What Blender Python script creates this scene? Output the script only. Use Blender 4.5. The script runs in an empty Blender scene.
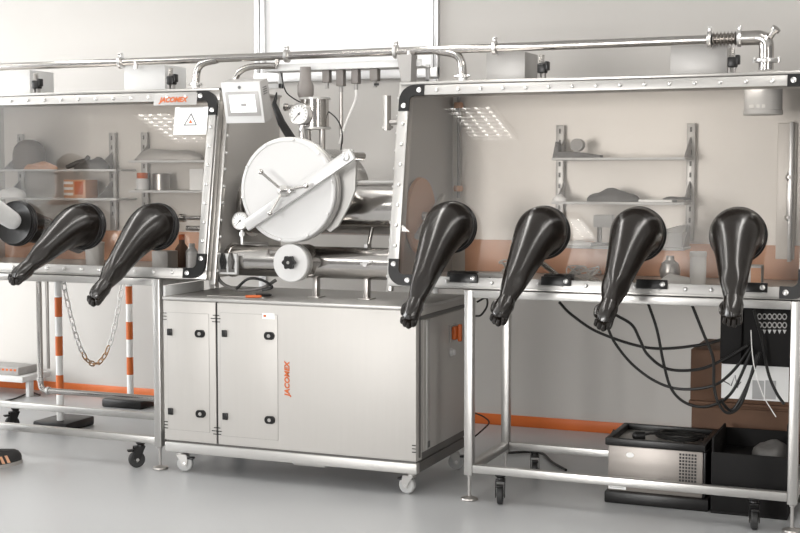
import bpy, bmesh, math, random
from mathutils import Vector, Matrix, Euler
random.seed(7)
PI = math.pi
S = bpy.context.scene
COL = S.collection

# ------------------------------------------------------------------ camera
FPX = 1303.0
YAW = math.radians(22.3)
PITCH = math.atan(91.5 / FPX)
CAM = Vector((1.963, -5.623, 1.5))
FW = Vector((-math.sin(YAW) * math.cos(PITCH), math.cos(YAW) * math.cos(PITCH), -math.sin(PITCH)))
RT = Vector((math.cos(YAW), math.sin(YAW), 0))
UP = RT.cross(FW)


def ray(u, v):
    return FW + RT * ((u - 400) / FPX) - UP * ((v - 266.5) / FPX)


def at(u, v, x=None, y=None, z=None):
    d = ray(u, v)
    if x is not None: t = (x - CAM.x) / d.x
    elif y is not None: t = (y - CAM.y) / d.y
    else: t = (z - CAM.z) / d.z
    return CAM + d * t


cd = bpy.data.cameras.new('camera')
cd.sensor_width = 36.0
cd.lens = 36.0 * FPX / 800.0
cam = bpy.data.objects.new('camera', cd)
COL.objects.link(cam)
cam.matrix_world = Matrix((
    (RT.x, UP.x, -FW.x, CAM.x), (RT.y, UP.y, -FW.y, CAM.y), (RT.z, UP.z, -FW.z, CAM.z), (0, 0, 0, 1)))
S.camera = cam

# ------------------------------------------------------------------ materials
def srgb(r, g, b):
    f = lambda c: (c / 255 / 12.92) if c / 255 <= 0.04045 else ((c / 255 + 0.055) / 1.055) ** 2.4
    return (f(r), f(g), f(b), 1)


def mat(name, col, rough=0.5, metal=0.0, noise=0.0, scale=(8, 8, 8), bump=0.0, rvar=0.0, spec=0.5, coat=0.0):
    m = bpy.data.materials.new(name)
    m.use_nodes = True
    nt = m.node_tree
    b = nt.nodes['Principled BSDF']
    b.inputs['Base Color'].default_value = col
    b.inputs['Roughness'].default_value = rough
    b.inputs['Metallic'].default_value = metal
    b.inputs['Specular IOR Level'].default_value = spec
    b.inputs['Coat Weight'].default_value = coat
    if noise or bump or rvar:
        tc = nt.nodes.new('ShaderNodeTexCoord')
        mp = nt.nodes.new('ShaderNodeMapping')
        mp.inputs['Scale'].default_value = scale
        nz = nt.nodes.new('ShaderNodeTexNoise')
        nz.inputs['Scale'].default_value = 1.0
        nz.inputs['Detail'].default_value = 4
        nt.links.new(tc.outputs['Object'], mp.inputs['Vector'])
        nt.links.new(mp.outputs['Vector'], nz.inputs['Vector'])
        if noise:
            mx = nt.nodes.new('ShaderNodeMix'); mx.data_type = 'RGBA'
            mx.inputs['A'].default_value = tuple(c * (1 - noise) for c in col[:3]) + (1,)
            mx.inputs['B'].default_value = tuple(min(1, c * (1 + noise)) for c in col[:3]) + (1,)
            nt.links.new(nz.outputs['Fac'], mx.inputs['Factor'])
            nt.links.new(mx.outputs['Result'], b.inputs['Base Color'])
        if rvar:
            mr = nt.nodes.new('ShaderNodeMapRange')
            mr.inputs['To Min'].default_value = max(0, rough - rvar)
            mr.inputs['To Max'].default_value = min(1, rough + rvar)
            nt.links.new(nz.outputs['Fac'], mr.inputs['Value'])
            nt.links.new(mr.outputs['Result'], b.inputs['Roughness'])
        if bump:
            bp = nt.nodes.new('ShaderNodeBump')
            bp.inputs['Strength'].default_value = bump
            bp.inputs['Distance'].default_value = 0.004
            nt.links.new(nz.outputs['Fac'], bp.inputs['Height'])
            nt.links.new(bp.outputs['Normal'], b.inputs['Normal'])
    return m


def emis(name, col, strength, base=(0.8, 0.8, 0.8, 1)):
    m = mat(name, base, 0.4)
    b = m.node_tree.nodes['Principled BSDF']
    b.inputs['Emission Color'].default_value = col
    b.inputs['Emission Strength'].default_value = strength
    return m


def clear(name, tint, gloss=0.06, rough=0.03):
    m = bpy.data.materials.new(name); m.use_nodes = True
    nt = m.node_tree; nt.nodes.clear()
    out = nt.nodes.new('ShaderNodeOutputMaterial')
    tr = nt.nodes.new('ShaderNodeBsdfTransparent'); tr.inputs['Color'].default_value = tint
    gl = nt.nodes.new('ShaderNodeBsdfGlossy'); gl.inputs['Roughness'].default_value = rough
    fr = nt.nodes.new('ShaderNodeFresnel'); fr.inputs['IOR'].default_value = 1.5
    mx = nt.nodes.new('ShaderNodeMixShader')
    ma = nt.nodes.new('ShaderNodeMath'); ma.operation = 'ADD'; ma.inputs[1].default_value = gloss; ma.use_clamp = True
    nt.links.new(fr.outputs[0], ma.inputs[0])
    nt.links.new(ma.outputs[0], mx.inputs[0]); nt.links.new(tr.outputs[0], mx.inputs[1]); nt.links.new(gl.outputs[0], mx.inputs[2])
    nt.links.new(mx.outputs[0], out.inputs[0])
    return m


M = dict(
    wall=mat('wall_paint', (0.50, 0.482, 0.46, 1), 0.7, noise=0.03, scale=(2, 2, 2)),
    floor=mat('floor_resin', (0.37, 0.375, 0.38, 1), 0.32, noise=0.07, scale=(3, 3, 3), rvar=0.08),
    ceil=mat('ceiling_tile', (0.75, 0.75, 0.74, 1), 0.8),
    orange=mat('orange_paint', (0.60, 0.135, 0.022, 1), 0.45),
    blind=emis('white_blind', (1, 1, 1, 1), 0.12, (0.80, 0.80, 0.80, 1)),
    alu=mat('aluminium', (0.62, 0.62, 0.62, 1), 0.35, 0.7),
    steel=mat('brushed_steel', (0.47, 0.455, 0.435, 1), 0.34, 0.9, noise=0.05, scale=(4, 4, 90), rvar=0.06),
    panel=mat('steel_panel', (0.455, 0.437, 0.415, 1), 0.48, 0.2, noise=0.03, scale=(60, 60, 3), rvar=0.04),
    tube=mat('steel_tube', (0.47, 0.46, 0.445, 1), 0.33, 0.8, noise=0.04, scale=(5, 5, 60)),
    polish=mat('polished_steel', (0.52, 0.50, 0.48, 1), 0.16, 1.0, noise=0.03, scale=(60, 5, 5), rvar=0.05),
    liner=mat('steel_liner', (0.70, 0.67, 0.63, 1), 0.5, 0.25, noise=0.05, scale=(3, 3, 3)),
    strip=mat('clamp_strip', (0.44, 0.43, 0.415, 1), 0.42, 0.5),
    door=mat('white_satin', (0.56, 0.555, 0.55, 1), 0.4, 0.0),
    white=mat('white_paint', (0.60, 0.60, 0.595, 1), 0.45),
    grey=mat('grey_plastic', (0.30, 0.29, 0.28, 1), 0.5),
    dgrey=mat('dark_grey', (0.10, 0.095, 0.09, 1), 0.5),
    black=mat('black_plastic', (0.007, 0.0065, 0.0065, 1), 0.36, spec=0.35),
    rubber=mat('glove_rubber', (0.009, 0.0065, 0.005, 1), 0.23, noise=0.2, scale=(30, 30, 30), bump=0.03, spec=0.65),
    tyre=mat('tyre_rubber', (0.02, 0.02, 0.02, 1), 0.6),
    greytyre=mat('grey_tyre', (0.36, 0.36, 0.355, 1), 0.5),
    bolt=mat('bolt_steel', (0.62, 0.61, 0.6, 1), 0.28, 0.9),
    pane=clear('polycarbonate', (0.95, 0.94, 0.93, 1), 0.0, 0.008),
    peach=mat('peach_reflection', (0.62, 0.335, 0.20, 1), 0.45),
    reflected_orange=mat('orange_reflection', (0.64, 0.36, 0.235, 1), 0.4, noise=0.15, scale=(3, 3, 3)),
    letter=mat('orange_letters', (0.50, 0.105, 0.018, 1), 0.5),
    paper=mat('paper', (0.84, 0.84, 0.83, 1), 0.7),
    ink=mat('ink', (0.12, 0.12, 0.12, 1), 0.6),
    inkmid=mat('grey_ink', (0.42, 0.42, 0.42, 1), 0.6),
    screen=emis('lit_screen', (0.95, 0.97, 1, 1), 0.35, (0.8, 0.8, 0.8, 1)),
    bezel=mat('bezel_grey', (0.37, 0.36, 0.35, 1), 0.45, 0.2),
    dial=mat('dial_white', (0.82, 0.82, 0.8, 1), 0.4),
    cable=mat('black_cable', (0.008, 0.0075, 0.007, 1), 0.45, spec=0.35),
    wcable=mat('white_cable', (0.72, 0.71, 0.69, 1), 0.5),
    brown=mat('brown_carton', (0.105, 0.052, 0.028, 1), 0.75, noise=0.2, scale=(12, 12, 12)),
    conn=mat('connector_grey', (0.17, 0.155, 0.145, 1), 0.5),
    post=mat('post_white', (0.80, 0.80, 0.79, 1), 0.45),
    tin=mat('tray_steel', (0.42, 0.40, 0.38, 1), 0.35, 0.8),
    chiller=mat('chiller_steel', (0.28, 0.255, 0.235, 1), 0.42, 0.6, noise=0.05, scale=(3, 3, 80)),
    skin=mat('skin', (0.55, 0.33, 0.24, 1), 0.5),
    coat=mat('lab_coat', (0.78, 0.78, 0.77, 1), 0.8, noise=0.05, scale=(30, 30, 30)),
    trouser=mat('trousers', (0.07, 0.065, 0.06, 1), 0.85),
    hair=mat('hair', (0.04, 0.028, 0.02, 1), 0.6),
    shoe=mat('shoe', (0.025, 0.024, 0.024, 1), 0.6),
    sole=mat('shoe_sole', (0.35, 0.33, 0.31, 1), 0.6),
    chain=mat('chain_link', (0.50, 0.30, 0.16, 1), 0.45),
    tube_light=emis('light_tube', (1, 0.97, 0.93, 1), 9.0),
    box_fill=emis('box_fill', (1, 0.95, 0.88, 1), 4.5),
    sack=mat('sack', (0.10, 0.07, 0.05, 1), 0.6, noise=0.3, scale=(20, 20, 20)),
    matte_black=mat('matte_black', (0.006, 0.0055, 0.0055, 1), 0.7, spec=0.2),
    satin=mat('satin_steel', (0.52, 0.515, 0.51, 1), 0.36, 0.3),
    louvre=mat('louvre', (0.8, 0.8, 0.8, 1), 0.3, 0.5),
    winlight=emis('daylight_pane', (0.95, 0.98, 1, 1), 7.0),
)

# ------------------------------------------------------------------ mesh builder
class MB:
    def __init__(s): s.bm = bmesh.new()

    def box(s, x0, x1, y0, y1, z0, z1, bev=0.0, mtx=None, seg=2):
        vs = [s.bm.verts.new(p) for p in ((x0, y0, z0), (x1, y0, z0), (x1, y1, z0), (x0, y1, z0),
                                          (x0, y0, z1), (x1, y0, z1), (x1, y1, z1), (x0, y1, z1))]
        fs = [s.bm.faces.new([vs[i] for i in f]) for f in
              ((3, 2, 1, 0), (4, 5, 6, 7), (0, 1, 5, 4), (1, 2, 6, 5), (2, 3, 7, 6), (3, 0, 4, 7))]
        if mtx is not None:
            for v in vs: v.co = mtx @ v.co
        if bev:
            es = list({e for f in fs for e in f.edges})
            bmesh.ops.bevel(s.bm, geom=es, offset=bev, segments=seg, profile=0.5, affect='EDGES')
        return s

    def frame(s, u, v):
        return s

    def cyl(s, p0, p1, r0, r1=None, n=20, caps=True):
        p0 = Vector(p0); p1 = Vector(p1)
        if r1 is None: r1 = r0
        return s.sweep([p0, p1], [r0, r1], n, caps)

    def sweep(s, pts, rad, n=12, caps=True, closed=False, fn=None, flat=1.0):
        pts = [Vector(p) for p in pts]
        if not hasattr(rad, '__len__'): rad = [rad] * len(pts)
        N = len(pts)
        tans = []
        for i in range(N):
            a = pts[(i - 1) % N] if (closed or i > 0) else pts[i]
            b = pts[(i + 1) % N] if (closed or i < N - 1) else pts[i]
            t = (b - a)
            tans.append(t.normalized() if t.length > 1e-9 else Vector((0, 0, 1)))
        up = Vector((0, 0, 1)) if abs(tans[0].z) < 0.9 else Vector((1, 0, 0))
        nx = tans[0].cross(up).normalized()
        rings = []
        for i in range(N):
            t = tans[i]
            nx = (nx - t * nx.dot(t))
            nx = nx.normalized() if nx.length > 1e-6 else t.orthogonal().normalized()
            ny = t.cross(nx)
            ring = []
            for k in range(n):
                a = 2 * PI * k / n
                r = rad[i] * (fn(i / (N - 1), a) if fn else 1)
                ring.append(s.bm.verts.new(pts[i] + nx * (r * math.cos(a)) + ny * (r * math.sin(a) * flat)))
            rings.append(ring)
        for i in range(N if closed else N - 1):
            A = rings[i]; B = rings[(i + 1) % N]
            for k in range(n):
                s.bm.faces.new((A[k], A[(k + 1) % n], B[(k + 1) % n], B[k]))
        if caps and not closed:
            s.bm.faces.new(rings[0][::-1]); s.bm.faces.new(rings[-1])
        return s

    def lathe(s, prof, o, axis, n=32, caps=True):
        o = Vector(o); ax = Vector(axis).normalized()
        nx = ax.orthogonal().normalized(); ny = ax.cross(nx)
        rings = []
        for r, h in prof:
            rings.append([s.bm.verts.new(o + ax * h + (nx * math.cos(2 * PI * k / n) + ny * math.sin(2 * PI * k / n)) * max(r, 1e-4)) for k in range(n)])
        for A, B in zip(rings, rings[1:]):
            for k in range(n):
                s.bm.faces.new((A[k], A[(k + 1) % n], B[(k + 1) % n], B[k]))
        if caps:
            s.bm.faces.new(rings[0][::-1]); s.bm.faces.new(rings[-1])
        return s

    def torus(s, c, axis, R, r, n=32, m=10):
        c = Vector(c); ax = Vector(axis).normalized(); nx = ax.orthogonal().normalized(); ny = ax.cross(nx)
        return s.sweep([c + (nx * math.cos(2 * PI * k / n) + ny * math.sin(2 * PI * k / n)) * R for k in range(n)], r, m, closed=True)

    def prism(s, poly, ext):
        ext = Vector(ext)
        a = [s.bm.verts.new(Vector(p)) for p in poly]
        b = [s.bm.verts.new(Vector(p) + ext) for p in poly]
        s.bm.faces.new(a[::-1]); s.bm.faces.new(b)
        n = len(a)
        for i in range(n): s.bm.faces.new((a[i], a[(i + 1) % n], b[(i + 1) % n], b[i]))
        return s

    def ball(s, c, r, sc=(1, 1, 1), seg=16):
        m = Matrix.Translation(Vector(c)) @ Matrix.Diagonal((r * sc[0], r * sc[1], r * sc[2], 1))
        bmesh.ops.create_uvsphere(s.bm, u_segments=seg, v_segments=seg // 2 + 2, radius=1, matrix=m)
        return s

    def mesh(s, name, m, off=(0, 0, 0), ang=35):
        bmesh.ops.recalc_face_normals(s.bm, faces=s.bm.faces)
        bmesh.ops.translate(s.bm, verts=s.bm.verts, vec=-Vector(off))
        me = bpy.data.meshes.new(name)
        s.bm.to_mesh(me); s.bm.free()
        finish(me, m, ang)
        return me


def finish(me, m, ang=35):
    me.materials.clear(); me.materials.append(m)
    if len(me.polygons):
        me.polygons.foreach_set('use_smooth', [True] * len(me.polygons))
        me.set_sharp_from_angle(angle=math.radians(ang))


W = {}


def props(o, label=None, cat=None, group=None, kind=None):
    if label: o['label'] = label
    if cat: o['category'] = cat
    if group: o['group'] = group
    if kind: o['kind'] = kind
    return o


def thing(name, label, cat, loc, group=None):
    o = bpy.data.objects.new(name, None); COL.objects.link(o)
    o.empty_display_size = 0.05
    o.location = loc; W[o.name] = Vector(loc)
    return props(o, label, cat, group)


def part(name, mb, m, parent, label=None, ang=35):
    off = W[parent.name]
    me = mb.mesh(name, M[m], off, ang) if isinstance(mb, MB) else mb
    o = bpy.data.objects.new(name, me); COL.objects.link(o)
    o.parent = parent; W[o.name] = off
    if label: o['label'] = label
    return o


def solo(name, mb, m, label, cat, loc, group=None, ang=35):
    o = bpy.data.objects.new(name, mb.mesh(name, M[m], loc, ang)); COL.objects.link(o)
    o.location = loc; W[o.name] = Vector(loc)
    return props(o, label, cat, group)


def struct(name, mb, m, parent=None):
    o = bpy.data.objects.new(name, mb.mesh(name, M[m])); COL.objects.link(o)
    W[o.name] = Vector((0, 0, 0))
    if parent: o.parent = parent
    else: o['kind'] = 'structure'
    return o


def inst(src, parent, loc, rot=None):
    """another copy of a small repeated part (shared mesh); loc is in world space"""
    o = src.copy(); COL.objects.link(o); o.parent = parent
    o.location = Vector(loc) - W[parent.name]
    if rot is not None: o.rotation_euler = rot
    W[o.name] = Vector(loc)
    return o


def copy_tree(o, parent=None):
    c = o.copy(); COL.objects.link(c)
    if parent: c.parent = parent
    W[c.name] = W[o.name].copy()
    for ch in [x for x in o.children]: copy_tree(ch, c)
    return c


def bez(p0, p1, p2, p3, n=16):
    p0, p1, p2, p3 = map(Vector, (p0, p1, p2, p3))
    out = []
    for i in range(n + 1):
        t = i / n
        out.append(p0 * (1 - t) ** 3 + p1 * 3 * t * (1 - t) ** 2 + p2 * 3 * t * t * (1 - t) + p3 * t ** 3)
    return out


def spline(pts, n=8):
    pts = [Vector(p) for p in pts]
    P = [pts[0] * 2 - pts[1]] + pts + [pts[-1] * 2 - pts[-2]]
    out = []
    for i in range(1, len(P) - 2):
        for k in range(n):
            t = k / n
            a, b, c, d = P[i - 1], P[i], P[i + 1], P[i + 2]
            out.append(0.5 * ((2 * b) + (c - a) * t + (2 * a - 5 * b + 4 * c - d) * t * t + (3 * b - a - 3 * c + d) * t ** 3))
    out.append(pts[-1])
    return out


def textmesh(txt, size, ext=0.001, shear=0.0, bold=0.0, space=1.0):
    cu = bpy.data.curves.new('lettering', 'FONT')
    cu.body = txt; cu.size = size; cu.extrude = ext; cu.shear = shear; cu.offset = bold
    cu.align_x = 'CENTER'; cu.align_y = 'CENTER'; cu.space_character = space
    o = bpy.data.objects.new('lettering', cu); COL.objects.link(o)
    dg = bpy.context.evaluated_depsgraph_get()
    me = bpy.data.meshes.new_from_object(o.evaluated_get(dg))
    bpy.data.objects.remove(o); bpy.data.curves.remove(cu)
    return me


def text_part(name, txt, size, m, parent, mtx, **k):
    me = textmesh(txt, size, **k)
    me.transform(Matrix.Translation(-W[parent.name]) @ mtx)
    finish(me, M[m])
    me.name = name
    return part(name, me, m, parent)


def basis(o, ex, ey):
    ex = Vector(ex).normalized(); ey = Vector(ey).normalized(); ez = ex.cross(ey)
    o = Vector(o)
    return Matrix(((ex.x, ey.x, ez.x, o.x), (ex.y, ey.y, ez.y, o.y), (ex.z, ey.z, ez.z, o.z), (0, 0, 0, 1)))


# ================================================================== SETTING
WY = 1.78
struct('floor', MB().box(-9, 8, -9, WY + 0.1, -0.1, 0), 'floor')
struct('wall_back', MB().box(-9, 8, WY, WY + 0.12, 0, 3.05), 'wall')
struct('wall_left', MB().box(-9.1, -9, -9, WY + 0.1, 0, 3.05), 'wall')
struct('ceiling', MB().box(-9, 8, -9, WY + 0.1, 3.05, 3.15), 'ceil')
struct('baseboard_back', MB().box(-9, 8, WY - 0.012, WY - 0.0005, 0.0, 0.066, 0.003), 'orange')
# tall opening with a white blind high on the back wall
win = struct('window_1', MB().box(-1.985, -0.86, WY - 0.008, WY - 0.0005, 2.145, 3.04), 'blind')
fr = MB()
fr.box(-2.06, -2.025, WY - 0.03, WY - 0.001, 2.1, 3.04, 0.004)
fr.box(-2.015, -1.985, WY - 0.035, WY - 0.001, 2.1, 3.04, 0.004)
fr.box(-0.86, -0.845, WY - 0.03, WY - 0.001, 2.1, 3.04, 0.003)
fr.box(-0.838, -0.815, WY - 0.035, WY - 0.001, 2.1, 3.04, 0.003)
fr.box(-2.06, -0.815, WY - 0.045, WY - 0.001, 2.085, 2.145, 0.004)
struct('window_frame', fr, 'alu', win)
struct('trim_1', MB().box(-2.05, -2.0, WY - 0.012, WY - 0.0005, 0.07, 2.083, 0.003), 'alu')
struct('trim_2', MB().box(-0.85, -0.82, WY - 0.012, WY - 0.0005, 0.07, 2.083, 0.003), 'alu')
# daylight windows along the left side of the room
for i, y in enumerate((-5.6, -2.6, 0.1)):
    w = struct('window_%d' % (i + 2), MB().box(-8.995, -8.985, y - 1.2, y + 1.2, 0.9, 2.8), 'winlight')
    f = MB()
    for a in (-1.2, 0, 1.2): f.box(-8.985, -8.95, y + a - 0.03, y + a + 0.03, 0.87, 2.83)
    for b in (0.87, 2.8): f.box(-8.985, -8.95, y - 1.2, y + 1.2, b, b + 0.05)
    struct('window_frame', f, 'white', w)

# ================================================================== GLOVEBOXES
Z0, Z1, YT, YB = 0.98, 1.926, 0.157, 0.83
EV = Vector((0, YT, Z1 - Z0)); SL = EV.length; EV.normalize()
NV = Vector((0, -EV.z, EV.y))


def sp(x, s, d=0.0):
    return Vector((x, 0, Z0)) + EV * s + NV * d


def onplane(u, v, d=0.0):
    p0 = sp(0, 0, d); r = ray(u, v)
    t = (p0 - CAM).dot(NV) / r.dot(NV)
    P = CAM + r * t
    return P.x, (P - p0).dot(EV)


def slab(mb, x0, x1, s0, s1, d0, d1, bev=0.0):
    m = Matrix(((1, 0, 0, 0), (0, NV.y, EV.y, 0), (0, NV.z, EV.z, Z0), (0, 0, 0, 1)))
    mb.box(x0, x1, d0, d1, s0, s1, bev, m)
    return mb


def bracket(mb, cx, cs, sx, ss, size=0.125, w=0.052):
    """rounded L corner plate: outer corner at (cx, cs), arms run along sx / ss"""
    pts = []
    R = 0.075
    for k in range(7):
        a = PI / 2 * k / 6
        pts.append((R - R * math.sin(a), R - R * math.cos(a)))
    pts = pts[::-1]  # from (0,R) to (R,0)
    poly = pts + [(size, 0), (size, w), (w + 0.025, w)]
    for k in range(5):
        a = PI / 2 * k / 4
        poly.append((w + 0.025 - 0.025 * math.sin(a), w + 0.025 - 0.025 * math.cos(a)))
    poly += [(w, size), (0, size)]
    P = [sp(cx + sx * a, cs + ss * b, 0.004) for a, b in poly]
    mb.prism(P, NV * 0.012)
    return mb


def bolt_mesh():
    mb = MB()
    mb.lathe([(0.0095, 0), (0.0095, 0.0025), (0.0075, 0.0045), (0.007, 0.0085), (0.004, 0.0098)], (0, 0, 0), (0, 0, 1), 12)
    return mb.mesh('bolt', M['bolt'])


BOLT = bolt_mesh()
ROT_N = NV.to_track_quat('Z', 'Y').to_euler()
ROT_R = Vector((1, 0, 0)).to_track_quat('Z', 'Y').to_euler()
ROT_L = Vector((-1, 0, 0)).to_track_quat('Z', 'Y').to_euler()


def add_bolt(root, loc, rot):
    o = bpy.data.objects.new('bolt', BOLT); COL.objects.link(o); o.parent = root
    o.location = Vector(loc) - W[root.name]; o.rotation_euler = rot


def glovebox(x0, x1, label, ports):
    root = thing('glovebox', label, 'glovebox', ((x0 + x1) / 2, 0.4, Z0))
    t = 0.012
    a, b = x0 + 0.012, x1 - 0.012
    part('back_wall', MB().box(a, b, YB - t, YB, Z0, Z1), 'liner', root)
    part('floor_pan', MB().box(a, b, 0.012, YB - t, Z0, Z0 + 0.018), 'liner', root)
    part('roof', MB().box(x0, x1, YT - 0.012, YB + 0.002, Z1, Z1 + 0.014, 0.003), 'steel', root)
    for xx in (a, b - t):
        poly = [sp(xx, 0.0, -0.055), sp(xx, SL, -0.055), (xx, YB - t, Z1), (xx, YB - t, Z0 + 0.018), (xx, 0.06, Z0 + 0.018)]
        part('side_wall', MB().prism(poly, (t, 0, 0)), 'panel', root)
    # front frame: four bars
    f = MB()
    slab(f, x0, x1, 0, 0.045, -0.055, 0, 0.003); slab(f, x0, x1, SL - 0.05, SL, -0.055, 0, 0.003)
    slab(f, x0, x0 + 0.05, 0.045, SL - 0.05, -0.055, 0, 0.003); slab(f, x1 - 0.05, x1, 0.045, SL - 0.05, -0.055, 0, 0.003)
    part('front_frame', f, 'steel', root)
    # flange lips standing proud of the sides
    for xx, sg in ((x0, -1), (x1, 1)):
        fl = MB(); slab(fl, min(xx, xx + sg * 0.026), max(xx, xx + sg * 0.026), -0.02, SL + 0.012, -0.075, -0.045, 0.002)
        part('side_flange', fl, 'steel', root)
        for k in range(11):
            add_bolt(root, sp(xx + sg * 0.026, 0.05 + k * (SL - 0.1) / 10, -0.06), ROT_R if sg > 0 else ROT_L)
    lip = MB(); slab(lip, x0, x1, SL, SL + 0.012, -0.06, 0.012, 0.003)
    part('top_lip', lip, 'strip', root)
    # window pane and clamp strips
    w = MB(); slab(w, x0 + 0.03, x1 - 0.03, 0.025, SL - 0.03, 0.0005, 0.0045)
    part('window_pane', w, 'pane', root)
    cw = 0.045
    for (q0, q1, s0, s1) in ((x0 + 0.125, x1 - 0.125, SL - 0.052, SL - 0.006), (x0 + 0.125, x1 - 0.125, 0.008, 0.052),
                             (x0 + 0.008, x0 + 0.052, 0.125, SL - 0.125), (x1 - 0.052, x1 - 0.008, 0.125, SL - 0.125)):
        c = MB(); slab(c, q0, q1, s0, s1, 0.0055, 0.013, 0.002)
        part('clamp_strip', c, 'strip', root)
    nb = 15
    for k in range(nb):
        xx = x0 + 0.19 + k * (x1 - x0 - 0.38) / (nb - 1)
        add_bolt(root, sp(xx, SL - 0.03, 0.013), ROT_N)
        add_bolt(root, sp(xx, 0.03, 0.013), ROT_N)
    for k in range(7):
        ss = 0.19 + k * (SL - 0.38) / 6
        add_bolt(root, sp(x0 + 0.03, ss, 0.013), ROT_N); add_bolt(root, sp(x1 - 0.03, ss, 0.013), ROT_N)
    for cx, sx in ((x0 + 0.003, 1), (x1 - 0.003, -1)):
        for cs, ss in ((0.003, 1), (SL - 0.003, -1)):
            bk = part('corner_bracket', bracket(MB(), cx, cs, sx, ss), 'black', root, 'black rounded corner bracket')
            for (da, db) in ((0.026, 0.1), (0.1, 0.026)):
                sc = MB(); sc.lathe([(0.012, 0), (0.012, 0.003), (0.005, 0.006)], sp(cx + sx * da, cs + ss * db, 0.0165), NV, 14)
                part('screw', sc, 'bolt', bk)
    # black port clamps on the lower strip
    for px in ports:
        c = MB(); slab(c, px + 0.0, px + 0.135, 0.026, 0.066, 0.014, 0.03, 0.003)
        pc = part('port_clamp', c, 'black', root, 'black clamp block with screw')
        sc = MB(); sc.lathe([(0.011, 0), (0.011, 0.003), (0.005, 0.006)], sp(px + 0.115, 0.046, 0.0305), NV, 14)
        part('screw', sc, 'bolt', pc)
    # glowing tube added under the roof to brighten the inside
    part('fill_tube', MB().cyl((x0 + 0.25, 0.30, Z1 - 0.035), (x1 - 0.25, 0.30, Z1 - 0.035), 0.013, n=12), 'box_fill', root)
    return root


PR = [-0.095, 0.345, 0.772, 1.196]
PL = [-2.98, -2.55, -2.118, -1.680]
RX0, RX1, LX0, LX1 = -0.405, 1.50, -3.30, -1.388
boxR = glovebox(RX0, RX1, 'right glovebox with four black gloves hanging out of its sloping window', [-0.09, 0.345, 0.772, 1.19])
boxL = glovebox(LX0, LX1, 'left glovebox with warning label and orange lettered plate on its frame', [])

# added panels painting the orange reflection low on the back walls
part('reflection_panel', MB().box(RX0 + 0.10, RX1 - 0.025, 0.800, 0.816, Z0 + 0.02, 1.165, 0.003), 'reflected_orange', boxR, 'added panel painted as an orange reflection low on the back wall')
part('reflection_panel', MB().box(LX0 + 0.025, LX1 - 0.025, 0.800, 0.816, Z0 + 0.02, 1.175, 0.003), 'reflected_orange', boxL, 'added panel painted as an orange reflection low on the back wall')
# round steel door on the left wall, its orange reflection painted in peach
dx = RX0 + 0.026
d = part('inner_door', MB().lathe([(0.185, 0), (0.19, 0.006), (0.185, 0.02), (0.0, 0.024)], (dx, 0.33, 1.30), (1, 0, 0), 48), 'peach', boxR, 'round steel inner door, its orange reflection painted in peach')
mb = MB(); mb.sweep([at(417, 237, x=dx + 0.045), at(443, 196, x=dx + 0.045)], 0.016, 8)
mb.cyl((dx + 0.02, 0.33, 1.30), (dx + 0.06, 0.33, 1.30), 0.02)
part('door_arm', mb, 'strip', d)
# rod in the back corner
mb = MB(); mb.cyl((RX0 + 0.07, 0.785, Z1 - 0.01), (RX0 + 0.07, 0.785, 1.38), 0.008)
part('corner_rod', mb, 'grey', boxR)
for zz in (1.86, 1.43):
    part('rod_clamp', MB().lathe([(0.022, -0.015), (0.026, 0), (0.022, 0.015)], (RX0 + 0.07, 0.78, zz), (0, 0, 1)), 'peach', boxR)
# hatch on back wall at the right end
x0h = at(778, 130, y=0.8).x; x1h = at(797, 130, y=0.8).x
ht = part('rear_hatch', MB().box(x0h, x1h, 0.795, 0.817, 1.10, 1.745, 0.004), 'liner', boxR)
mb = MB(); mb.box(x1h - 0.03, x1h - 0.012, 0.765, 0.795, 1.09, 1.75, 0.003)
part('hatch_edge', mb, 'alu', ht)
mb = MB(); hx = at(796, 190, y=0.78).x
for zz in (1.30, 1.49): mb.lathe([(0.02, 0), (0.02, 0.012), (0.009, 0.03)], (hx - 0.03, 0.795, zz), (0, -1, 0), 16)
mb.box(hx - 0.042, hx - 0.018, 0.78, 0.795, 1.28, 1.52, 0.006)
part('hatch_latch', mb, 'bolt', ht)
# white cylinder under the roof
mb = MB(); mb.lathe([(0.002, 0), (0.083, 0), (0.086, 0.004), (0.086, 0.02), (0.083, 0.022), (0.083, 0.158)], (1.243, 0.4, 1.767), (0, 0, 1), 40)
fl = part('filter_canister', mb, 'white', boxR, 'white filter canister under the roof')
mb = MB()
for q0, q1 in ((-2.25, -1.95), (-1.8, -1.35)):
    mb.prism([Vector((1.243, 0.4, zz)) + Vector((math.cos(aa), math.sin(aa), 0)) * 0.0842 for aa, zz in ((q0, 1.795), (q1, 1.795), (q1, 1.81), (q0, 1.81))], (0, -0.0006, 0))
part('canister_label', mb, 'dial', fl)

# name plate and warning label on the left box
x0n, s0n = onplane(155, 109); x1n, s1n = onplane(199, 96)
s0n = SL - 0.075; s1n = SL - 0.012
mb = MB(); slab(mb, x0n, x1n, s0n, s1n, 0.0145, 0.018, 0.0015)
npt = part('name_plate', mb, 'bezel', boxL, 'pale name plate with orange letters')
text_part('lettering', 'JACOMEX', 0.036, 'letter', npt, basis(sp((x0n + x1n) / 2 - 0.012, (s0n + s1n) / 2 - 0.004, 0.0186), (1, 0, 0), EV), shear=0.25, bold=0.0014)
x0n, s0n = onplane(175, 135.5); x1n, s1n = onplane(210, 107.5)
mb = MB(); slab(mb, x0n, x1n, s0n, s1n, 0.016, 0.0172)
wl = part('warning_label', mb, 'paper', boxL, 'white warning label with a triangle')
cx = (x0n + x1n) / 2; cs = (s0n + s1n) / 2 + 0.006
tri = [(0, 0.036), (-0.040, -0.030), (0.040, -0.030)]
inn = [(0, 0.025), (-0.030, -0.0245), (0.030, -0.0245)]
mb = MB()
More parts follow.
